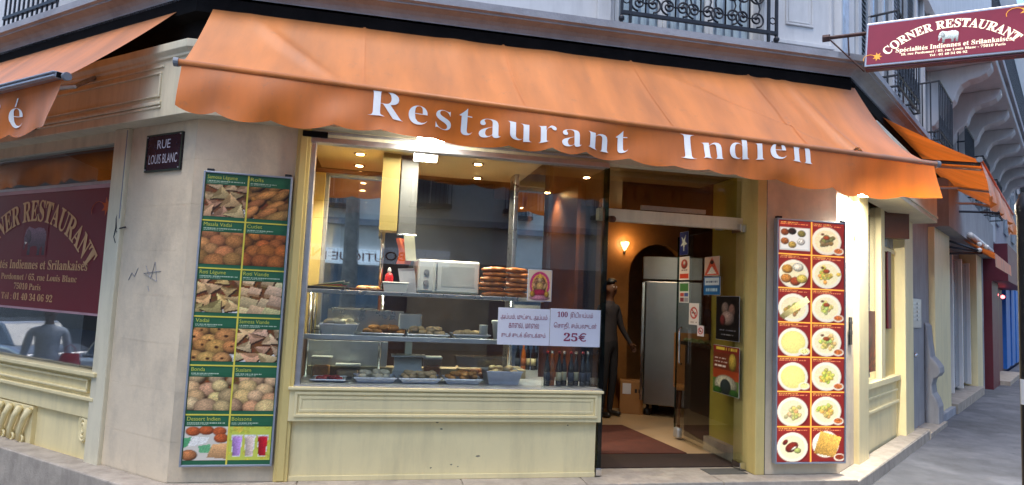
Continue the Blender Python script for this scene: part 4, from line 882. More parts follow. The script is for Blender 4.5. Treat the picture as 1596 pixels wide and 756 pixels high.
# right board, backlit
MRb = thing('menu_board', 'backlit red menu board of dishes on white plates, right of the door', 'menu board', (3.53, -.055, .235))
bw2, bh2 = .715, 2.19
bx('board', redm, .012, bw2-.012, .0, .045, .012, bh2-.012, MRb, bevel=0)
q = MB(); q.box(0, .014, -.012, .045, 0, bh2); q.box(bw2-.014, bw2, -.012, .045, 0, bh2); q.box(.014, bw2-.014, -.012, .045, 0, .014); q.box(.014, bw2-.014, -.012, .045, bh2-.014, bh2); q.build('frame', MATS['blue grey frame'], MRb, bevel=.003)
for a in (.0, bw2-.05): bx('bracket', iron, a, a+.05, -.01, .03, bh2, bh2+.02, MRb)
def dish(i):
    random.seed(100+i); P = Pic(46, 44, (.52, .13, .11)); P.a *= (1+.12*(P.Y-.5))[..., None]
    P.dashes(.93, .06, .6, (.95, .70, .35), .03); P.dashes(.88, .06, .9, (.92, .55, .35), .022)
    r, c = divmod(i, 2); cx, cy = (.47, .42) if c == 0 else (.46, .45)
    yel = (.93, .80, .36); wh = (.95, .91, .80)
    def plate(rx=.45, ry=.42): P.ell(cx+.02, cy-.03, rx+.02, ry+.01, (.4, .05, .05), flat=True); P.ell(cx, cy, rx, ry, wh, 0, .1, .01); P.ell(cx, cy, rx*.8, ry*.78, (.9, .84, .66), flat=True, noise=.03)
    def bowl(col, x=.82, y=.16): P.ell(x, y, .17, .11, wh, 0, .15, .01); P.ell(x, y+.01, .13, .075, col, flat=True, noise=.15)
    def food(col, n=22, s=.2, q=.07):
        for k in range(n): P.ell(cx+random.gauss(0, s*.5), cy+random.gauss(0, s*.42), q, q*.8, tuple(min(1, v*random.uniform(.85, 1.12)) for v in col), random.random()*3, .4)
    if i == 0:
        P.rect(.05, .95, .12, .80, (.78, .77, .74)); P.rect(.08, .92, .15, .77, (.87, .86, .83))
        for x, y, col in ((.2, .65, (.6, .3, .15)), (.42, .68, (.2, .12, .1)), (.7, .62, (.55, .5, .25)), (.2, .38, (.7, .4, .2)), (.42, .28, (.8, .65, .3)), (.68, .38, (.92, .9, .84))): P.ell(x, y, .12, .1, col, noise=.15)
    elif i == 2:
        plate(.44, .42)
        for x, y, col in ((.28, .56, (.85, .6, .25)), (.6, .62, wh), (.25, .28, (.85, .55, .25)), (.52, .2, (.7, .3, .15)), (.72, .28, yel)): P.ell(x, y, .16, .13, col, noise=.1)
    elif i == 4:
        plate(); food((.75, .6, .3)); P.poly([(.05, .18), (.18, .08), (.95, .62), (.85, .78)], (.93, .84, .52), (.2, .3))
    elif i in (6, 8): plate(.44, .42); P.ell(cx, cy, .36, .33, (.96, .90, .52), 0, .12, .03); bowl((.93, .88, .55), .8, .16)
    elif i == 12:
        plate(); P.ell(.45, .42, .2, .13, (.55, .16, .10), .5); P.ell(.26, .56, .09, .06, (.5, .15, .1), .8); P.ell(.62, .32, .1, .08, (.75, .78, .4)); P.ell(.5, .38, .1, .03, wh, .6)
    elif i == 13: P.ell(.45, .5, .40, .38, wh, 0, .1); P.poly([(.1, .25), (.72, .12), (.92, .7), (.3, .88)], (.82, .62, .28), (.1, .2), .1); bowl((.5, .18, .08), .86, .12)
    else:
        plate(); food({1: (.55, .5, .3), 3: (.90, .80, .35), 5: (.90, .80, .45), 7: (.90, .82, .45), 9: yel, 10: (.92, .84, .5), 11: (.90, .78, .40)}.get(i, yel), 26)
        if i in (1, 3, 5, 7): P.ell(cx, cy+.1, .1, .06, (.72, .32, .16)); P.ell(cx-.12, cy+.2, .05, .03, (.45, .25, .15))
        if i in (1, 5, 7, 9, 11): bowl((.72, .38, .18))
    return P
orl = mat('orange print line', h('#e89a3a'), .45, var=.03, emit=.5)
rh2 = (bh2-.028)/7; cw2 = (bw2-.028)/2
for i in range(14):
    r, c = divmod(i, 2); z1 = bh2-.014-r*rh2; x0 = .014+c*cw2
    dish(i).sheet('dish_photo', inkglow, MRb, x0+.003, x0+cw2-.003, z1-rh2+.004, z1-.004, -.002)
    if r: bx('divider', orl, x0, x0+cw2, -.004, -.0025, z1-.006, z1+.006, MRb, bevel=0)
bx('divider', orl, bw2/2-.007, bw2/2+.007, -.0045, -.0025, .014, bh2-.014, MRb, bevel=0)

# ------------------------------------------------------------------ signs
ELE = [(-1, .05), (-.93, -.3), (-1.0, -.62), (-.9, -.66), (-.82, -.35), (-.76, -.12), (-.62, -.2), (-.58, -.55), (-.6, -.98), (-.36, -.98), (-.34, -.5), (-.12, -.42), (.2, -.42), (.3, -.6), (.28, -.98), (.52, -.98), (.55, -.55), (.7, -.4), (.74, -.98), (.94, -.98), (.93, -.3), (1.0, .1), (.95, .45), (.7, .68), (.3, .74), (-.1, .66), (-.35, .72), (-.62, .82), (-.85, .6)]
def elephant(P, cx, cz, w, hh, c1, c2):
    P.poly([(cx+x*w, cz+z*hh) for x, z in ELE], c1, (0, .4), .1); P.ell(cx-.55*w, cz+.2*hh, .2*w, .42*hh, c2, .2, .5); P.ell(cx-.84*w, cz+.2*hh, .04*w, .06*hh, (.1, .08, .08), flat=True)
    P.poly([(cx-.9*w, cz-.15*hh), (cx-.7*w, cz-.2*hh), (cx-.78*w, cz-.3*hh)], (.95, .93, .85)); return P
def leafs(parent, m, x, z, s, y, fr=None):
    P_ = []
    for k in range(14): P_.append((x+s*(1 if k % 2 == 0 else .45)*math.cos(k*math.pi/7), z+s*(1 if k % 2 == 0 else .45)*math.sin(k*math.pi/7)))
    MB().prism(P_, y-.001, y).build('maple_leaf', m, parent, fr)
    MB().tube([(x+s*1.2*math.cos(t*.5)-s*1.5, y-.002, z+s*1.6*math.sin(t*.5)*.6-s*.4) for t in range(8)], .0025, 4).build('flourish', m, parent)
def arc_warp(cx, zc, rad):
    def w(x, y, z):
        a = (x-cx)/rad; rr = rad+(z-zc); return (cx+rr*math.sin(a), y, zc-rad+rr*math.cos(a))
    return w
# projecting sign
s0, s1 = Vector((4.12, -.44, 0)), Vector((4.98, -1.33, 0)); d_ = (s1-s0); Ls = d_.length
BS = thing('projecting_sign', 'maroon lightbox sign with an elephant, projecting from the corner over the street', 'sign', (s0.x, s0.y, 3.77), math.atan2(d_.y, d_.x))
BS.rotation_euler.y = R(3.2)
hgt = .40
bx('box', alu, 0, Ls, .0, .10, 0, hgt, BS, bevel=.008)
face = MB().box(.018, Ls-.018, -.004, 0, .022, hgt-.022).build('face', mat('lit maroon face', h('#86293c'), .35, var=.14, scale=3, emit=.16), BS)
clit = mat('lit cream letters', h('#fff3d0'), .4, var=.02, emit=.45)
letters('CORNER RESTAURANT', clit, face, Ls/2, .272, .98, .072, y=-.006, center=True, warp=arc_warp(Ls/2, .272, .62), sub=.03, offset=.012, split=True)
P = Pic(60, 40, (.525, .16, .235)); elephant(P, .5, .48, .44, .46, (.74, .78, .76), (.83, .86, .84)); P.sheet('elephant_emblem', mat_print('sign ink', .16), face, Ls/2-.085, Ls/2+.075, .145, .265, -.005)
letters('Spécialités Indiennes et Srilankaises', clit, face, Ls/2+.02, .105, .80, .038, y=-.006, center=True, offset=.004)
letters('18, rue Perdonnet / 65, rue Louis Blanc - 75010 Paris', clit, face, Ls/2+.02, .072, .72, .022, y=-.006, center=True)
letters('Tel : 01 40 34 06 92', clit, face, Ls/2, .040, .26, .02, y=-.006, center=True)
goldl = mat('gold leaf print', h('#d99a3c'), .5, emit=.4)
leafs(face, goldl, .10, .085, .04, -.005); leafs(face, goldl, Ls-.11, .34, .05, -.005)
bx('bottom_trim', mat('dark red trim', h('#5a1a22'), .4), .01, Ls-.01, .01, .09, -.02, -.002, BS)
bk = MB(); bk.tube([(-.36, .05, .33), (0, .05, .33)], .018, 8); bk.tube([(-.36, .05, .33), (-.3, .05, .33)], .035, 8); bk.tube([(-.3, .03, .31), (-.0, .05, -.02)], .007, 6); bk.tube([(-.15, .05, .33), (-.13, .05, .14)], .007, 6)
bk.build('bracket', mat('rusty brown iron', (.08, .045, .04), .6, .4, var=.4, scale=20), BS)
# window poster on the left
WP = thing('window_poster', 'maroon poster with arched lettering and an elephant behind the left window pane', 'poster', FL[0], FL[1])
bx('sheet', maroon, -3.72, -1.075, .030, .040, 1.30, 2.40, WP, bevel=0); bx('top_border', mat('mauve border', h('#b08a90'), .5), -3.72, -1.075, .026, .0295, 2.385, 2.42, WP, bevel=0); bx('bottom_border', MATS['mauve border'], -3.72, -1.075, .026, .0295, 1.285, 1.305, WP, bevel=0)
letters('CORNER RESTAURANT', pinkink, WP, -2.40, 2.12, 2.25, .20, y=.027, center=True, warp=arc_warp(-2.40, 2.12, 1.32), sub=.05, offset=.012, split=True)
P = Pic(60, 60, (.427, .094, .133)); elephant(P, .5, .48, .44, .44, (.36, .27, .30), (.44, .33, .36)); P.sheet('elephant_emblem', ink, WP, -2.58, -2.12, 1.78, 2.12, .028)
letters('Spécialités Indiennes et Srilankaises', pinkink, WP, -2.40, 1.665, 2.0, .085, y=.027, center=True, offset=.004, split=True)
letters('18, rue Perdonnet / 65, rue Louis Blanc', pinkink, WP, -2.40, 1.56, 1.7, .06, y=.027, center=True, split=True)
letters('75010 Paris', pinkink, WP, -2.40, 1.47, .5, .06, y=.027, center=True, split=True); letters('Tél : 01 40 34 06 92', pinkink, WP, -2.40, 1.37, .95, .065, y=.027, center=True, split=True)
leafs(WP, mat('orange leaf print', h('#b8501f'), .5), -1.19, 2.22, .085, .028)
# poster in the right window
RP = thing('window_poster', 'dark red food poster low in the right street window', 'poster', FRR[0], FRR[1])
P = Pic(40, 50, (.42, .07, .09))
for i in range(18): P.ell(random.random(), random.random()*.5, .16, .07, (.5+.2*random.random(), .12+.15*random.random(), .08), .6)
P.ell(.5, .6, .3, .22, (.65, .35, .3)); P.sheet('sheet', ink, RP, 1.06, 1.74, .95, 1.62, .05)
# street name plate
SN = thing('street_name_plate', 'dark enamel street name plate on the left corner wall', 'street sign', FL[0], FL[1])
bx('plate', mat('dark blue enamel', h('#20202f'), .25, var=.1), -.62, -.15, -.016, -.001, 2.47, 2.775, SN, bevel=.004)
q = MB()
for a, b, c, d in ((-.62, -.15, 2.47, 2.484), (-.62, -.15, 2.761, 2.775), (-.62, -.606, 2.484, 2.761), (-.164, -.15, 2.484, 2.761)): q.box(a, b, -.02, -.0165, c, d)
q.build('border', mat('dark green enamel', h('#2c4038'), .3), SN)
en = mat('enamel lettering', h('#c8c3cc'), .4); letters('RUE', en, SN, -.385, 2.655, .17, .07, y=-.0175, sf=False, center=True, offset=.006, split=True); letters('LOUIS BLANC', en, SN, -.385, 2.535, .37, .075, y=-.0175, sf=False, center=True, offset=.004, split=True)
for a in (-.6, -.17):
    for b in (2.49, 2.755): MB().lathe([(0, -.008), (.006, -.006), (.007, 0)], 8, (a, -.0205, b), 'y').build('screw', alu, SN)
# paper notices in the window
mag = mat('magenta ink', h('#8f1f4a'), .6)
N1 = thing('paper_notice', 'white paper notice of three magenta Tamil lines, left of the price notice', 'notice', (1.0, .012, 1.205))
bx('sheet', paper, 0, .445, 0, .003, 0, .305, N1, bevel=0)
letters('அப்பம், முட்ைட அப்பம்', mag, N1, .222, .215, .40, .042, y=-.002, sf=False, center=True); letters('காைல, மாைல', mag, N1, .222, .14, .26, .042, y=-.002, sf=False, center=True); letters('சுடச் சுடக் கிைடக்கும்', mag, N1, .222, .065, .38, .042, y=-.002, sf=False, center=True)
N2 = thing('paper_notice', 'white paper price notice reading 25 euro in magenta', 'notice', (1.449, .012, 1.205))
bx('sheet', paper, 0, .445, 0, .003, 0, .315, N2, bevel=0)
letters('100', mag, N2, .06, .245, .09, .045, y=-.002); letters('இடியப்பம்', mag, N2, .175, .245, .2, .045, y=-.002, sf=False); letters('ெசாதி, சம்பலுடன்', mag, N2, .222, .155, .38, .045, y=-.002, sf=False, center=True); letters('25€', mag, N2, .222, .045, .2, .07, y=-.002, center=True, offset=.006)
# devotional picture
DP = thing('devotional_picture', 'small gilt picture of a seated figure in a pink halo, above the notices', 'picture', (1.24, .012, 1.575))
P = Pic(36, 44, (.80, .72, .62)); P.rect(.03, .97, .02, .98, (.86, .78, .66)); P.ell(.5, .52, .42, .42, (.78, .20, .42), flat=True); P.ell(.5, .50, .33, .36, (.85, .62, .30), flat=True); P.ell(.5, .48, .27, .32, (.62, .42, .30), noise=.25)
P.ell(.5, .66, .09, .09, (.88, .70, .5)); P.poly([(.4, .72), (.6, .72), (.5, .9)], (.88, .72, .25)); P.ell(.5, .45, .16, .16, (.88, .68, .40)); P.ell(.5, .26, .3, .12, (.75, .18, .30)); P.ell(.28, .48, .06, .12, (.85, .66, .45), .6); P.ell(.72, .48, .06, .12, (.85, .66, .45), -.6); P.ell(.5, .1, .42, .09, (.85, .55, .60)); P.ell(.2, .22, .1, .1, (.8, .6, .2)); P.ell(.8, .22, .1, .1, (.8, .6, .2))
bx('backing', paper, 0, .21, 0, .003, 0, .265, DP, bevel=0); P.sheet('print', ink, DP, .004, .206, .004, .261, -.0015)
# stickers and posters on the open door: their sheets face the street side, x = depth along the leaf
def sticker(label, y0, y1, z0, z1, P, cat='sticker', name='sticker', text=None):
    t = thing(name, label, cat, (3.3235, y1, z0), R(-90)); w, hh = y1-y0, z1-z0
    bx('backing', paper, 0, w, -.0005, .0012, 0, hh, t, bevel=0); P.sheet('print', ink, t, .002, w-.002, .002, hh-.002, -.0015)
    for args in (text or []): letters(*args[:1], args[1], t, args[2]*w, args[3]*hh, args[4]*w, args[5]*hh, y=-.003, sf=args[6], center=True)
    return t
wi, bl = paper, dark
P = Pic(24, 40, (.10, .14, .38)); P.poly([(.5, .1), (.58, .42), (.9, .45), (.62, .58), (.7, .85), (.48, .66), (.2, .8), (.36, .55), (.1, .4), (.42, .42)], (.82, .85, .80)); sticker('dark blue sticker with a white star at the top of the open glass door', 1.24, 1.44, 2.15, 2.41, P)
P = Pic(24, 40, (.90, .84, .80)); P.ell(.5, .68, .3, .2, (.82, .25, .15)); P.ell(.5, .72, .12, .1, (.95, .9, .85)); P.rect(.1, .9, .08, .28, (.82, .28, .18)); P.dashes(.4, .2, .8, (.5, .3, .25), .05); sticker('white and red sticker with a round emblem under the blue star sticker', 1.2, 1.44, 1.87, 2.13, P)
P = Pic(24, 40, (.85, .86, .84)); P.rect(.1, .9, .55, .92, (.30, .50, .28)); P.rect(.12, .48, .3, .48, (.75, .3, .25)); P.rect(.54, .9, .3, .48, (.3, .35, .6)); P.rect(.12, .48, .06, .24, (.5, .2, .25)); P.rect(.54, .9, .06, .24, (.6, .6, .65)); sticker('payment card sticker with coloured squares on the open glass door', 1.2, 1.43, 1.62, 1.85, P)
P = Pic(30, 40, (.88, .86, .86)); P.ell(.5, .55, .36, .27, (.70, .15, .15), flat=True); P.ell(.5, .55, .27, .2, (.88, .86, .86), flat=True); P.rect(.3, .7, .52, .58, (.15, .15, .15)); P.poly([(.28, .68), (.34, .74), (.74, .42), (.68, .36)], (.70, .15, .15)); P.dashes(.1, .2, .8, (.5, .4, .4), .05); sticker('no smoking sticker, red ring on white, on the open glass door', .97, 1.19, 1.39, 1.62, P)
P = Pic(30, 40, (.86, .82, .84)); P.ell(.5, .5, .38, .32, (.70, .15, .2), flat=True); P.ell(.5, .5, .28, .24, (.88, .86, .86), flat=True); P.ell(.5, .46, .16, .08, (.15, .12, .12)); P.ell(.38, .58, .08, .06, (.15, .12, .12)); P.poly([(.26, .66), (.32, .72), (.76, .36), (.70, .3)], (.70, .15, .2)); sticker('small no dogs sticker below the no smoking sticker', .86, 1.0, 1.28, 1.39, P)
P = Pic(30, 30, (.86, .74, .66)); P.poly([(.5, .98), (.98, .05), (.02, .05)], (.85, .35, .25)); P.poly([(.5, .5), (.8, .1), (.2, .1)], (.95, .92, .88)); P.ell(.5, .7, .12, .1, (.3, .2, .2)); sticker('orange and white triangular emblem sticker on the open glass door', .57, .87, 1.905, 2.1, P)
P = Pic(40, 30, (.10, .38, .62)); P.rect(.08, .92, .55, .92, (.80, .86, .90)); P.dashes(.66, .16, .84, (.1, .25, .45), .12); P.dashes(.2, .15, .85, (.7, .82, .9), .18); sticker('bright blue sticker with a white panel under the triangular sticker', .55, .88, 1.71, 1.895, P)
P = Pic(40, 50, (.05, .05, .06)); P.ell(.4, .72, .16, .14, (.55, .48, .45)); P.ell(.68, .66, .14, .16, (.6, .45, .4)); P.ell(.5, .5, .28, .16, (.72, .62, .58)); P.ell(.3, .45, .12, .12, (.5, .2, .2)); P.dashes(.22, .15, .85, (.5, .5, .55), .03); P.dashes(.12, .25, .75, (.6, .6, .62), .03); sticker('black film poster with faces on the open glass door', .2, .62, 1.275, 1.70, P, 'poster', 'small_poster')
P = Pic(40, 54, (.45, .20, .12)); P.rect(0, 1, .86, 1, (.5, .15, .12)); P.dashes(.9, .1, .9, (.92, .82, .3), .06); P.ell(.75, .68, .14, .18, (.85, .72, .3)); P.dashes(.72, .08, .5, (.9, .85, .8), .03); P.dashes(.64, .08, .55, (.9, .85, .8), .03); P.dashes(.56, .08, .5, (.9, .85, .8), .03); P.rect(0, 1, .3, .5, (.62, .25, .12)); P.rect(0, 1, 0, .32, (.35, .45, .2)); P.ell(.5, .2, .42, .2, (.88, .86, .74)); P.ell(.5, .16, .2, .16, (.2, .25, .25)); P.ell(.2, .06, .16, .08, (.2, .4, .15)); P.ell(.8, .06, .16, .08, (.2, .4, .15)); sticker('brown and cream event poster low on the open glass door', .19, .66, .76, 1.22, P, 'poster', 'small_poster')

# ------------------------------------------------------------------ small things on the walls
hk = MB(); hk.tube([(-.90, -.02, 2.2), (-.92, -.03, 2.1), (-.905, -.035, 2.02), (-.93, -.03, 1.95), (-.90, -.03, 1.9), (-.88, -.02, 1.93), (-.895, -.03, 2.0)], .009, 6); hk.tube([(-.93, -.02, 1.98), (-.86, -.03, 2.02), (-.80, -.02, 2.03)], .006, 6)
hkt = tag(hk.build('loose_wire', iron, smooth=True), 'twisted dark wire poking out of the left pilaster', 'wire'); hkt.location = FL[0]; hkt.rotation_euler.z = FL[1]
gf = MB(); gf.tube([(-.72, -.003, 1.6), (-.68, -.003, 1.66), (-.64, -.003, 1.63), (-.6, -.003, 1.7)], .003, 4); gf.tube([(-.5, -.003, 1.72), (-.42, -.003, 1.62), (-.38, -.003, 1.75), (-.34, -.003, 1.6), (-.52, -.003, 1.66), (-.3, -.003, 1.68)], .003, 4); gf.tube([(-.45, -.003, 1.56), (-.43, -.003, 1.52)], .003, 4)
gft = tag(gf.build('scratched_graffiti', mat('grey scribble', (.3, .3, .33), .8)), 'faint scribbled graffiti scratched on the left corner wall', 'graffiti'); gft.location = FL[0]; gft.rotation_euler.z = FL[1]
wr = MB(); wr.tube([(.30, -.02, 2.75), (.36, -.03, 2.6), (.42, -.02, 2.45), (.46, -.04, 2.38), (.5, -.03, 2.3)], .007, 5)
wrt = tag(wr.build('loose_cable', iron, smooth=True), 'short cable hanging from the lit corner by the right menu board', 'cable'); wrt.location = FRR[0]; wrt.rotation_euler.z = FRR[1]
hg = thing('gate_latch', 'small iron latch on the wall right of the red menu board', 'latch', FRR[0], FRR[1]); bx('plate', iron, .40, .50, -.012, 0, 1.28, 1.55, hg); bx('bolt', iron, .36, .48, -.02, -.012, 1.38, 1.42, hg); bx('bolt', iron, .36, .48, -.02, -.012, 1.48, 1.51, hg)

# ------------------------------------------------------------------ people
def person(name, label, loc, rz, shirt, trousers, hgt=1.74, arms=None, hairc=None, skin=None):
    k = hgt/1.78; J = []; E_ = []; Rr = []
    def v(p, r, par=None):
        J.append(tuple(q*k for q in p)); Rr.append(r if isinstance(r, tuple) else (r, r))
        if par is not None: E_.append((par, len(J)-1))
        return len(J)-1
    pel = v((0, 0, .96), (.15, .11)); sp1 = v((0, .005, 1.12), (.135, .10), pel); cht = v((0, .01, 1.33), (.155, .11), sp1); nb = v((0, .015, 1.47), (.075, .07), cht)
    nk = v((0, .005, 1.54), (.05, .05), nb); hd1 = v((0, -.005, 1.60), (.062, .075), nk); hd2 = v((0, -.01, 1.68), (.074, .09), hd1); v((0, -.005, 1.76), (.05, .06), hd2)
    v((0, -.105, 1.645), (.012, .014), hd2)                             # nose
    for s in (-1, 1):
        sh = v((s*.17, .01, 1.43), .06, cht); el, wr_ = (arms or {}).get(s, ((s*.23, .03, 1.15), (s*.25, -.04, .91)))
        e = v(el, .043, sh); w = v(wr_, .028, e); d = (Vector(wr_)-Vector(el)).normalized(); sd_ = d.cross(Vector((s*1., 0, 0))).normalized()
        pm = Vector(wr_)+d*.05; pa = v(tuple(pm), (.034, .018), w)
        for i, ln in enumerate((.065, .078, .073, .058)):
            o = sd_*(.027-.018*i); a = v(tuple(pm+d*.035+o), .0095, pa); b = v(tuple(pm+d*(.035+ln*.5)+o+Vector((-s*.006, 0, 0))), .0085, a); v(tuple(pm+d*(.035+ln*.9)+o+Vector((-s*.022, 0, 0))), .0075, b)
        t1 = v(tuple(pm+sd_*.04-d*.01), .011, pa); v(tuple(pm+sd_*.062+d*.03), .009, t1)
        hp = v((s*.09, 0, .93), .095, pel); kn = v((s*.10, -.015, .51), .06, hp); an = v((s*.10, .02, .10), .042, kn); he = v((s*.10, .03, .045), .042, an); v((s*.115, -.15, .035), .035, he)
        v((s*.088, .005, 1.655), .014, hd2)                             # ears
    me = bpy.data.meshes.new(name); me.from_pydata(J, E_, []); ob = bpy.data.objects.new('tmp', me); COL.objects.link(ob)
    sk = ob.modifiers.new('skin', 'SKIN'); sk.use_smooth_shade = True; ss = ob.modifiers.new('sub', 'SUBSURF'); ss.levels = 1
    for i, r in enumerate(Rr): me.skin_vertices[0].data[i].radius = (r[0]*k, r[1]*k)
    me.skin_vertices[0].data[0].use_root = True
    dg = bpy.context.evaluated_depsgraph_get(); dg.update(); nm = bpy.data.meshes.new_from_object(ob.evaluated_get(dg)); bpy.data.objects.remove(ob)
    nm.name = name; nm.materials.clear()
    for m_ in (skin or skinm, shirt, trousers, dark): nm.materials.append(m_)
    for p in nm.polygons:
        c = p.center/k; p.use_smooth = True
        p.material_index = 3 if c.z < .085 else 2 if (c.z < .98 and abs(c.x) < .21) else 1 if (c.z < 1.49 and (c.z > 1.12 or abs(c.x) < .19 or c.z > .95)) else 0
    t = thing(name, label, 'person', loc, rz); put('body', nm, t)
    hm = MB()
    hm.grid(lambda a, b: ((.085+.004*math.sin(a*40))*k*math.cos(a*6.2832)*math.cos(b*1.5708), k*(-.0+.1*math.sin(a*6.2832)*math.cos(b*1.5708)+.012), k*(1.69+.105*math.sin(b*1.5708)-(.07*(1-b) if math.sin(a*6.2832) > -.2 else -.058*(1-b)))), 24, 8)
    hm.build('hair', hairc or hairm, t, smooth=True)
    for s in (-1, 1): MB().ball((s*.030*k, -.079*k, 1.685*k), .011*k, n=8, m=6).build('eye', white, t, smooth=True); MB().ball((s*.030*k, -.086*k, 1.685*k), .0055*k, n=6, m=5).build('pupil', dark, t, smooth=True)
    MB().ball((0, -.086*k, 1.605*k), .024*k, .01*k, .007*k, n=8, m=5).build('mouth', mat('lips '+label[:10], h('#5a2f28'), .5), t, smooth=True)
    return t
blk = mat('black cloth', (.02, .02, .025), .8, var=.2); navy = mat('dark grey cloth', (.04, .034, .04), .8, var=.2)
person('person', 'person in dark clothes standing inside beside the cardboard box, arm hanging', (3.0, 2.75, .123), R(35), navy, blk, 1.76, {1: ((.25, -.02, 1.16), (.33, -.12, .95))})
person('person', 'person in black standing behind the open glass door, partly hidden by stickers', (4.25, 2.55, .123), R(-20), blk, blk, 1.70)
chk = mat('pale blue checked cloth', h('#b9c3d0'), .8, var=.3, scale=45)
pp = person('person', 'person in a pale checked shirt and dark trousers seen reflected in the left window', (-5.45, 2.06, gz(Vector((-5.45, 0, 0)))-.03), R(75), chk, blk, 1.74)
bg_ = thing('red_bag', 'red shopping bag held by the person reflected in the left window', 'bag', (-5.42, 1.80, .36)); MB().grid(lambda a, b: ((.02+.1*b*(1-b)*4*.5)*math.cos(a*6.2832), (.10+.04*(1-b))*math.sin(a*6.2832), .30*b), 14, 8).build('bag_body', mat('red plastic bag', h('#c01a24'), .4, var=.2), bg_, smooth=True); MB().tube([(0, -.06, .29), (0, -.05, .37), (0, .0, .41), (0, .05, .37), (0, .06, .29)], .006, 5).build('handle', MATS['red plastic bag'], bg_)

# ------------------------------------------------------------------ the street to the right
S2 = thing('shopfront_building', 'grey and cream shop building just past the entrance wall on the right street', 'building', FRR[0], FRR[1])
bx('pilaster', cream, 5.0, 6.5, -.06, .2, .12, 2.95, S2); bx('pilaster_base', cornm, 4.98, 6.55, -.12, .2, -.05, .12, S2)
bx('shop_wall', greyw, 6.5, 11.6, .25, .4, -.1, 3.8, S2); gp = bx('shop_glass', paneup, 6.6, 10.3, .12, .16, .25, 2.7, S2)
for a in (6.6, 7.8, 9.0, 10.2): bx('frame', white, a, a+.09, .06, .16, .2, 2.75, gp)
bx('shop_step', stepm, 6.5, 10.4, -.15, .25, -.05, .16, S2); bx('shop_fascia', greyw, 5.0, 11.6, -.25, .25, 2.95, 3.7, S2)
bx('pilaster', cream, 10.35, 11.3, -.05, .25, .05, 2.95, S2); bx('pipe', cornm, 11.35, 11.6, -.05, .25, .0, 3.0, S2)
a2 = thing('small_awning', 'small faded orange awning with a pale roller over the next shop', 'awning', FRR[0], FRR[1])
MB().add([(7.0, -.05, 3.02), (10.4, -.05, 3.02), (10.6, -.62, 2.72), (7.2, -.62, 2.72), (7.2, -.63, 2.48), (10.6, -.63, 2.5)], [(0, 3, 2, 1), (3, 4, 5, 2)]).build('fabric', orange2, a2)
MB().tube([(7.0, -.3, 3.02), (10.5, -.3, 3.02)], .05, 10).build('roller', white, a2, smooth=True)
for i in range(3): MB().ball((7.05, -.42-.1*(i % 2), 2.86-.05*i), .04, n=8, m=6).build('lamp_globe', white, a2, smooth=True)
for i in range(3): MB().tube([(6.6+i*.2, 0, 2.9-.1*i), (7.0+i*.3, -.4, 2.75)], .02, 5).build('support', iron, a2)
S3 = thing('maroon_shop', 'maroon painted shop with a yellow door further along the right street', 'building', FRR[0], FRR[1])
bx('shop_wall', maroonw, 11.7, 17.6, .05, .3, -.1, 3.1, S3); bx('shop_fascia', maroonw, 11.7, 17.6, -.5, .05, 2.45, 3.3, S3); bx('pilaster', maroonw, 11.7, 13.2, -.2, .05, .0, 2.45, S3)
dd = bx('door', mat('ochre door', h('#9a7a2c'), .5), 14.2, 15.6, -.02, .05, .1, 2.3, S3); bx('door_pane', paneup, 14.45, 15.35, -.03, -.02, 1.1, 2.1, dd); bx('shop_step', stepm, 13.2, 17.0, -.4, .05, -.05, .1, S3)
for a in (14.0, 15.8): MB().ball((a, -.1, 2.2), .05).build('red_lamp', mat_glow('red lamp %d' % a, (1, .1, .1), 4), S3)
S4 = thing('blue_shop', 'shop with bright blue shutters at the far end of the right street', 'building', FRR[0], FRR[1])
bls = mat('bright blue paint', h('#2a6fc0'), .5, var=.15)
bx('shop_wall', mat('dark blue paint', h('#1c2f66'), .5), 17.7, 24, .1, .4, -.1, 3.6, S4)
for i in range(6): bx('shutter_panel', bls, 18.0+i*1.0, 18.85+i*1.0, -.02+.03*(i % 2), .1, .1, 2.6, S4)
bx('blue_sign', mat('royal blue sign', h('#2a2fb0'), .4), 17.7, 20.5, -.5, .1, 2.9, 3.5, S4)
S5 = thing('far_building', 'grey blue stone apartment building closing the right street', 'building', FRR[0], FRR[1])
bx('wall', greyw, 16.2, 60, .15, .5, 3.6, 16, S5, bevel=0); bx('ground_floor', mat('dark shopfronts', (.06, .06, .08), .5, var=.3), 24.2, 60, .12, .5, -.1, 3.6, S5, bevel=0)
for i in range(6):
    w_ = bx('window', paneup, 17+i*3, 18.2+i*3, .1, .15, 4.4, 6.6, S5); bx('frame', upper, 16.9+i*3, 18.3+i*3, .05, .1, 6.6, 6.8, w_)
    bx('balcony', cornm, 16.6+i*3, 18.6+i*3, -.4, .15, 7.4, 7.6, S5)
bx('end_wall', mat('blue grey far wall', h('#7d8896'), .8, var=.2, scale=.6), 60, 61, -14, .5, -.1, 18, S5, bevel=0)
random.seed(5)
leafm = mat('leaf green', (.055, .10, .03), .6, var=.4, scale=3); bark = mat('bark', (.25, .23, .2), .9, var=.35, scale=5, bump=.6, bscale=20)
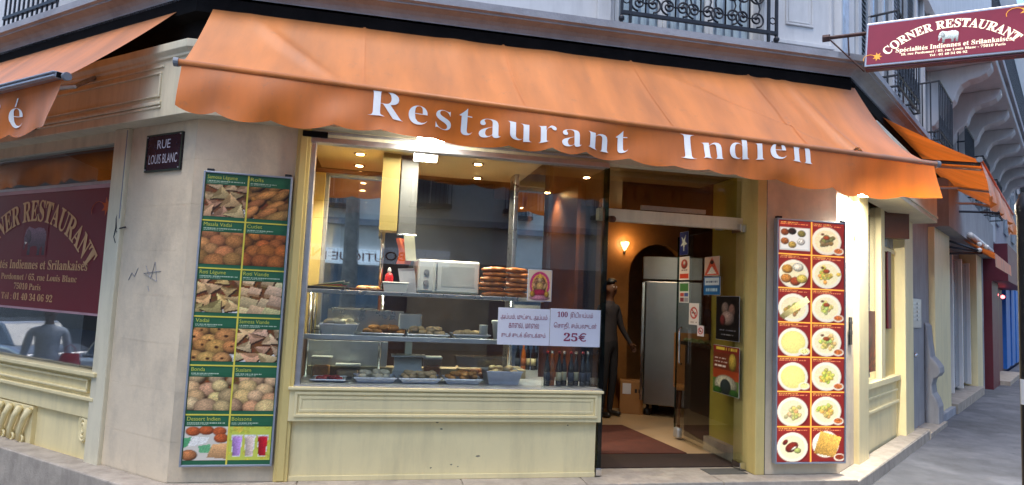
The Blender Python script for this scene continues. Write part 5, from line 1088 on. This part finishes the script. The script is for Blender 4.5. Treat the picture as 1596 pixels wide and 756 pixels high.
def tree(label, loc, hgt, cr, n, lw=.16, trunk=.2, base=None):
    t = thing('street_tree', label, 'tree', loc); b = base or hgt*.45; q = MB(); q.tube([(0, 0, -.3), (.03, 0, .4), (.05, .04, b*.5), (0, .05, b), (.05, .0, hgt*.75), (0, 0, hgt*.95)], [trunk*1.3, trunk, trunk*.9, trunk*.75, trunk*.45, trunk*.15], 10)
    for i in range(7):
        a = i*2.4; z = b+(hgt-b)*.1*i; q.tube([(0, 0, z), (cr*.4*math.cos(a), cr*.4*math.sin(a), z+.7), (cr*.8*math.cos(a), cr*.8*math.sin(a), z+1.3)], [trunk*.4, trunk*.28, trunk*.08], 6)
    q.build('trunk', bark, t, smooth=True); c = MB(); cs = [(random.gauss(0, cr*.42), random.gauss(0, cr*.42), b+(hgt-b)*random.uniform(.15, 1)) for _ in range(34)]
    for i in range(n):
        cx, cy, cz = random.choice(cs); p = Vector((cx+random.gauss(0, .35), cy+random.gauss(0, .35), cz+random.gauss(0, .3))); u_ = Vector((random.gauss(0, 1), random.gauss(0, 1), random.gauss(0, 1))).normalized(); w_ = u_.cross(Vector((random.gauss(0, 1), random.gauss(0, 1), random.gauss(0, 1)))).normalized()
        c.add([p-u_*lw, p+w_*lw*.5, p+u_*lw, p-w_*lw*.5], [(0, 1, 2, 3)])
    c.build('crown', leafm, t); return t
for i, (s_, o_) in enumerate(((30, 3.6), (37, 3.4))):
    p = wpt(FRR, s_, -o_); tree(['nearer green street tree far down the right pavement', 'farther green street tree at the end of the right pavement'][i], (p.x, p.y, 0), 9, 2.2, 2600)
# post at the right edge
PO = thing('street_post', 'black iron street post with a white sticker at the right edge of the pavement', 'post', (3.60, -2.31, -.01))
MB().lathe([(.10, 0), (.10, .05), (.08, .1), (.075, .5), (.06, .55), (.058, 2.2), (.065, 2.22), (.065, 2.26), (.04, 2.33), (0, 2.34)], 20).build('shaft', mat('black cast iron', (.015, .015, .018), .4, .2, var=.3, scale=20), PO, smooth=True)
MB().grid(lambda a, b: (.0605*math.cos(R(150+100*a)), .0605*math.sin(R(150+100*a)), 1.14+.14*b), 8, 1).build('sticker', white, PO); letters('P', mat('blue ink', h('#2a4fa0'), .5), PO, 0, 1.19, .03, .05, sf=False, warp=lambda x, y, z: (.0612*math.cos(R(185+x*900)), .0612*math.sin(R(185+x*900)), z))

# ------------------------------------------------------------------ across the street: what the panes reflect
def facade(label, fr, x0, x1, hgt, cols, rows, wm, shop=None):
    t = thing('opposite_building', label, 'building', fr[0], fr[1]); bx('wall', wm, x0, x1, 0, 6, -1.2, hgt, t, bevel=0)
    for r in range(rows):
        z = 4.4+r*3.1
        for c in range(cols):
            x = x0+(x1-x0)*(c+.5)/cols; w_ = bx('window', paneup, x-.5, x+.5, -.02, 0, z, z+2.1, t, bevel=0)
            f_ = MB(); f_.box(x-.6, x-.5, -.06, 0, z, z+2.1); f_.box(x+.5, x+.6, -.06, 0, z, z+2.1); f_.box(x-.65, x+.65, -.09, 0, z+2.1, z+2.25); f_.box(x-.03, x+.03, -.05, -.02, z, z+2.1); f_.build('frame', upper, w_)
            if r < 2:
                q = MB(); q.box(x-.65, x+.65, -.3, -.27, z+.85, z+.9); q.box(x-.65, x+.65, -.35, 0, z-.12, z)
                for i in range(11): q.box(x-.64+i*.125, x-.62+i*.125, -.3, -.28, z, z+.85)
                q.build('balcony', iron, w_)
    bx('string_course', cornm, x0, x1, -.25, 0, 3.75, 3.95, t, bevel=0)
    if shop:
        bx('shop_sign', mat('pale blue sign', h('#c9d6e6'), .4, emit=.25), -2.2, 4.2, -.15, 0, 2.45, 2.95, t, bevel=0)
        bx('shop_glass', paneup, x0+1, x1-1, -.03, 0, -.3, 2.6, t, bevel=0)
        letters(shop, mat('dark red letters', h('#5a1c22'), .5), t, .9, 2.56, 3.4, .27, y=-.16, sf=False, center=True, offset=.012, split=True)
    return t
facade('pale stone apartment house with a lettered shop sign across the street behind the viewer', (Vector((0, -15, 0)), math.pi), -12, 9, 11, 7, 2, mat('pale limestone', h('#dcd8cf'), .8, var=.1, scale=2), 'BOUTIQUE NAR')
p = wpt(FL, 0, -14); facade('grey apartment house across the left street, reflected in the left window', (Vector((p.x-2, p.y, 0)), AL+math.pi), 2, 92, 14, 22, 3, mat('dark brick', h('#4a423e'), .85, var=.2, scale=3))  # unseen front darkened and lengthened to dim the left pane's reflection
p = wpt(FRR, 0, -14); facade('stone apartment house across the right street, reflected in the side window', (Vector((p.x+2, p.y, 0)), AR+math.pi), -34, -1, 14, 9, 3, greyw)
tree('plane tree with a mottled trunk across the road behind the viewer', (-.75, -10.2, -.15), 10, 2.4, 1800, .16, .22, 5.2)
def car(label, loc, rz, m):
    t = thing('parked_car', label, 'car', loc, rz, 'cars parked along the kerb')
    MB().prism([(-2, .25), (2, .25), (2.05, .55), (1.95, .75), (1.1, .88), (-1.0, .92), (-1.95, .86), (-2.05, .5)], -.85, .85).build('body', m, t, bevel=.08, seg=3)
    MB().prism([(-1.75, .9), (1.05, .87), (.35, 1.4), (-.2, 1.46), (-1.2, 1.42)], -.72, .72).build('cabin', paneup, t, bevel=.06, seg=3); MB().prism([(-1.25, 1.41), (.32, 1.39), (.2, 1.45), (-1.1, 1.48)], -.7, .7).build('roof', m, t, bevel=.03)
    for a in (-1.25, 1.3):
        for b in (-.86, .66):
            w_ = MB().lathe([(.2, 0), (.3, .01), (.32, .05), (.32, .15), (.3, .19), (.2, .2)], 20, (a, b, .32), 'y').build('wheel', blk, t, smooth=True); MB().lathe([(0, -.004), (.19, -.004), (.2, .01), (.2, .2), (0, .204)], 16, (a, b, .32), 'y').build('rim', alu, w_)
    for b in (-.6, .6): MB().ball((1.98, b, .68), .09, .16, .08).build('headlight', white, t, smooth=True)
    return t
cw_ = mat('white car paint', (.75, .76, .78), .25, var=.02, coat=1.); cs_ = mat('silver car paint', (.4, .42, .45), .3, .6, var=.02, coat=1.)
p = wpt(FL, -9.5, -5.8); car('white car parked on the left street, reflected in the left window', (p.x, p.y, gz(p)-.17), AL, cw_)
p = wpt(FL, -15.5, -5.8); car('silver car parked behind the white one on the left street', (p.x, p.y, gz(p)-.17), AL, cs_)
p = wpt(FRR, 17, -5.7); car('white car parked on the right street, reflected in the side window', (p.x, p.y, -.17), AR, cw_)
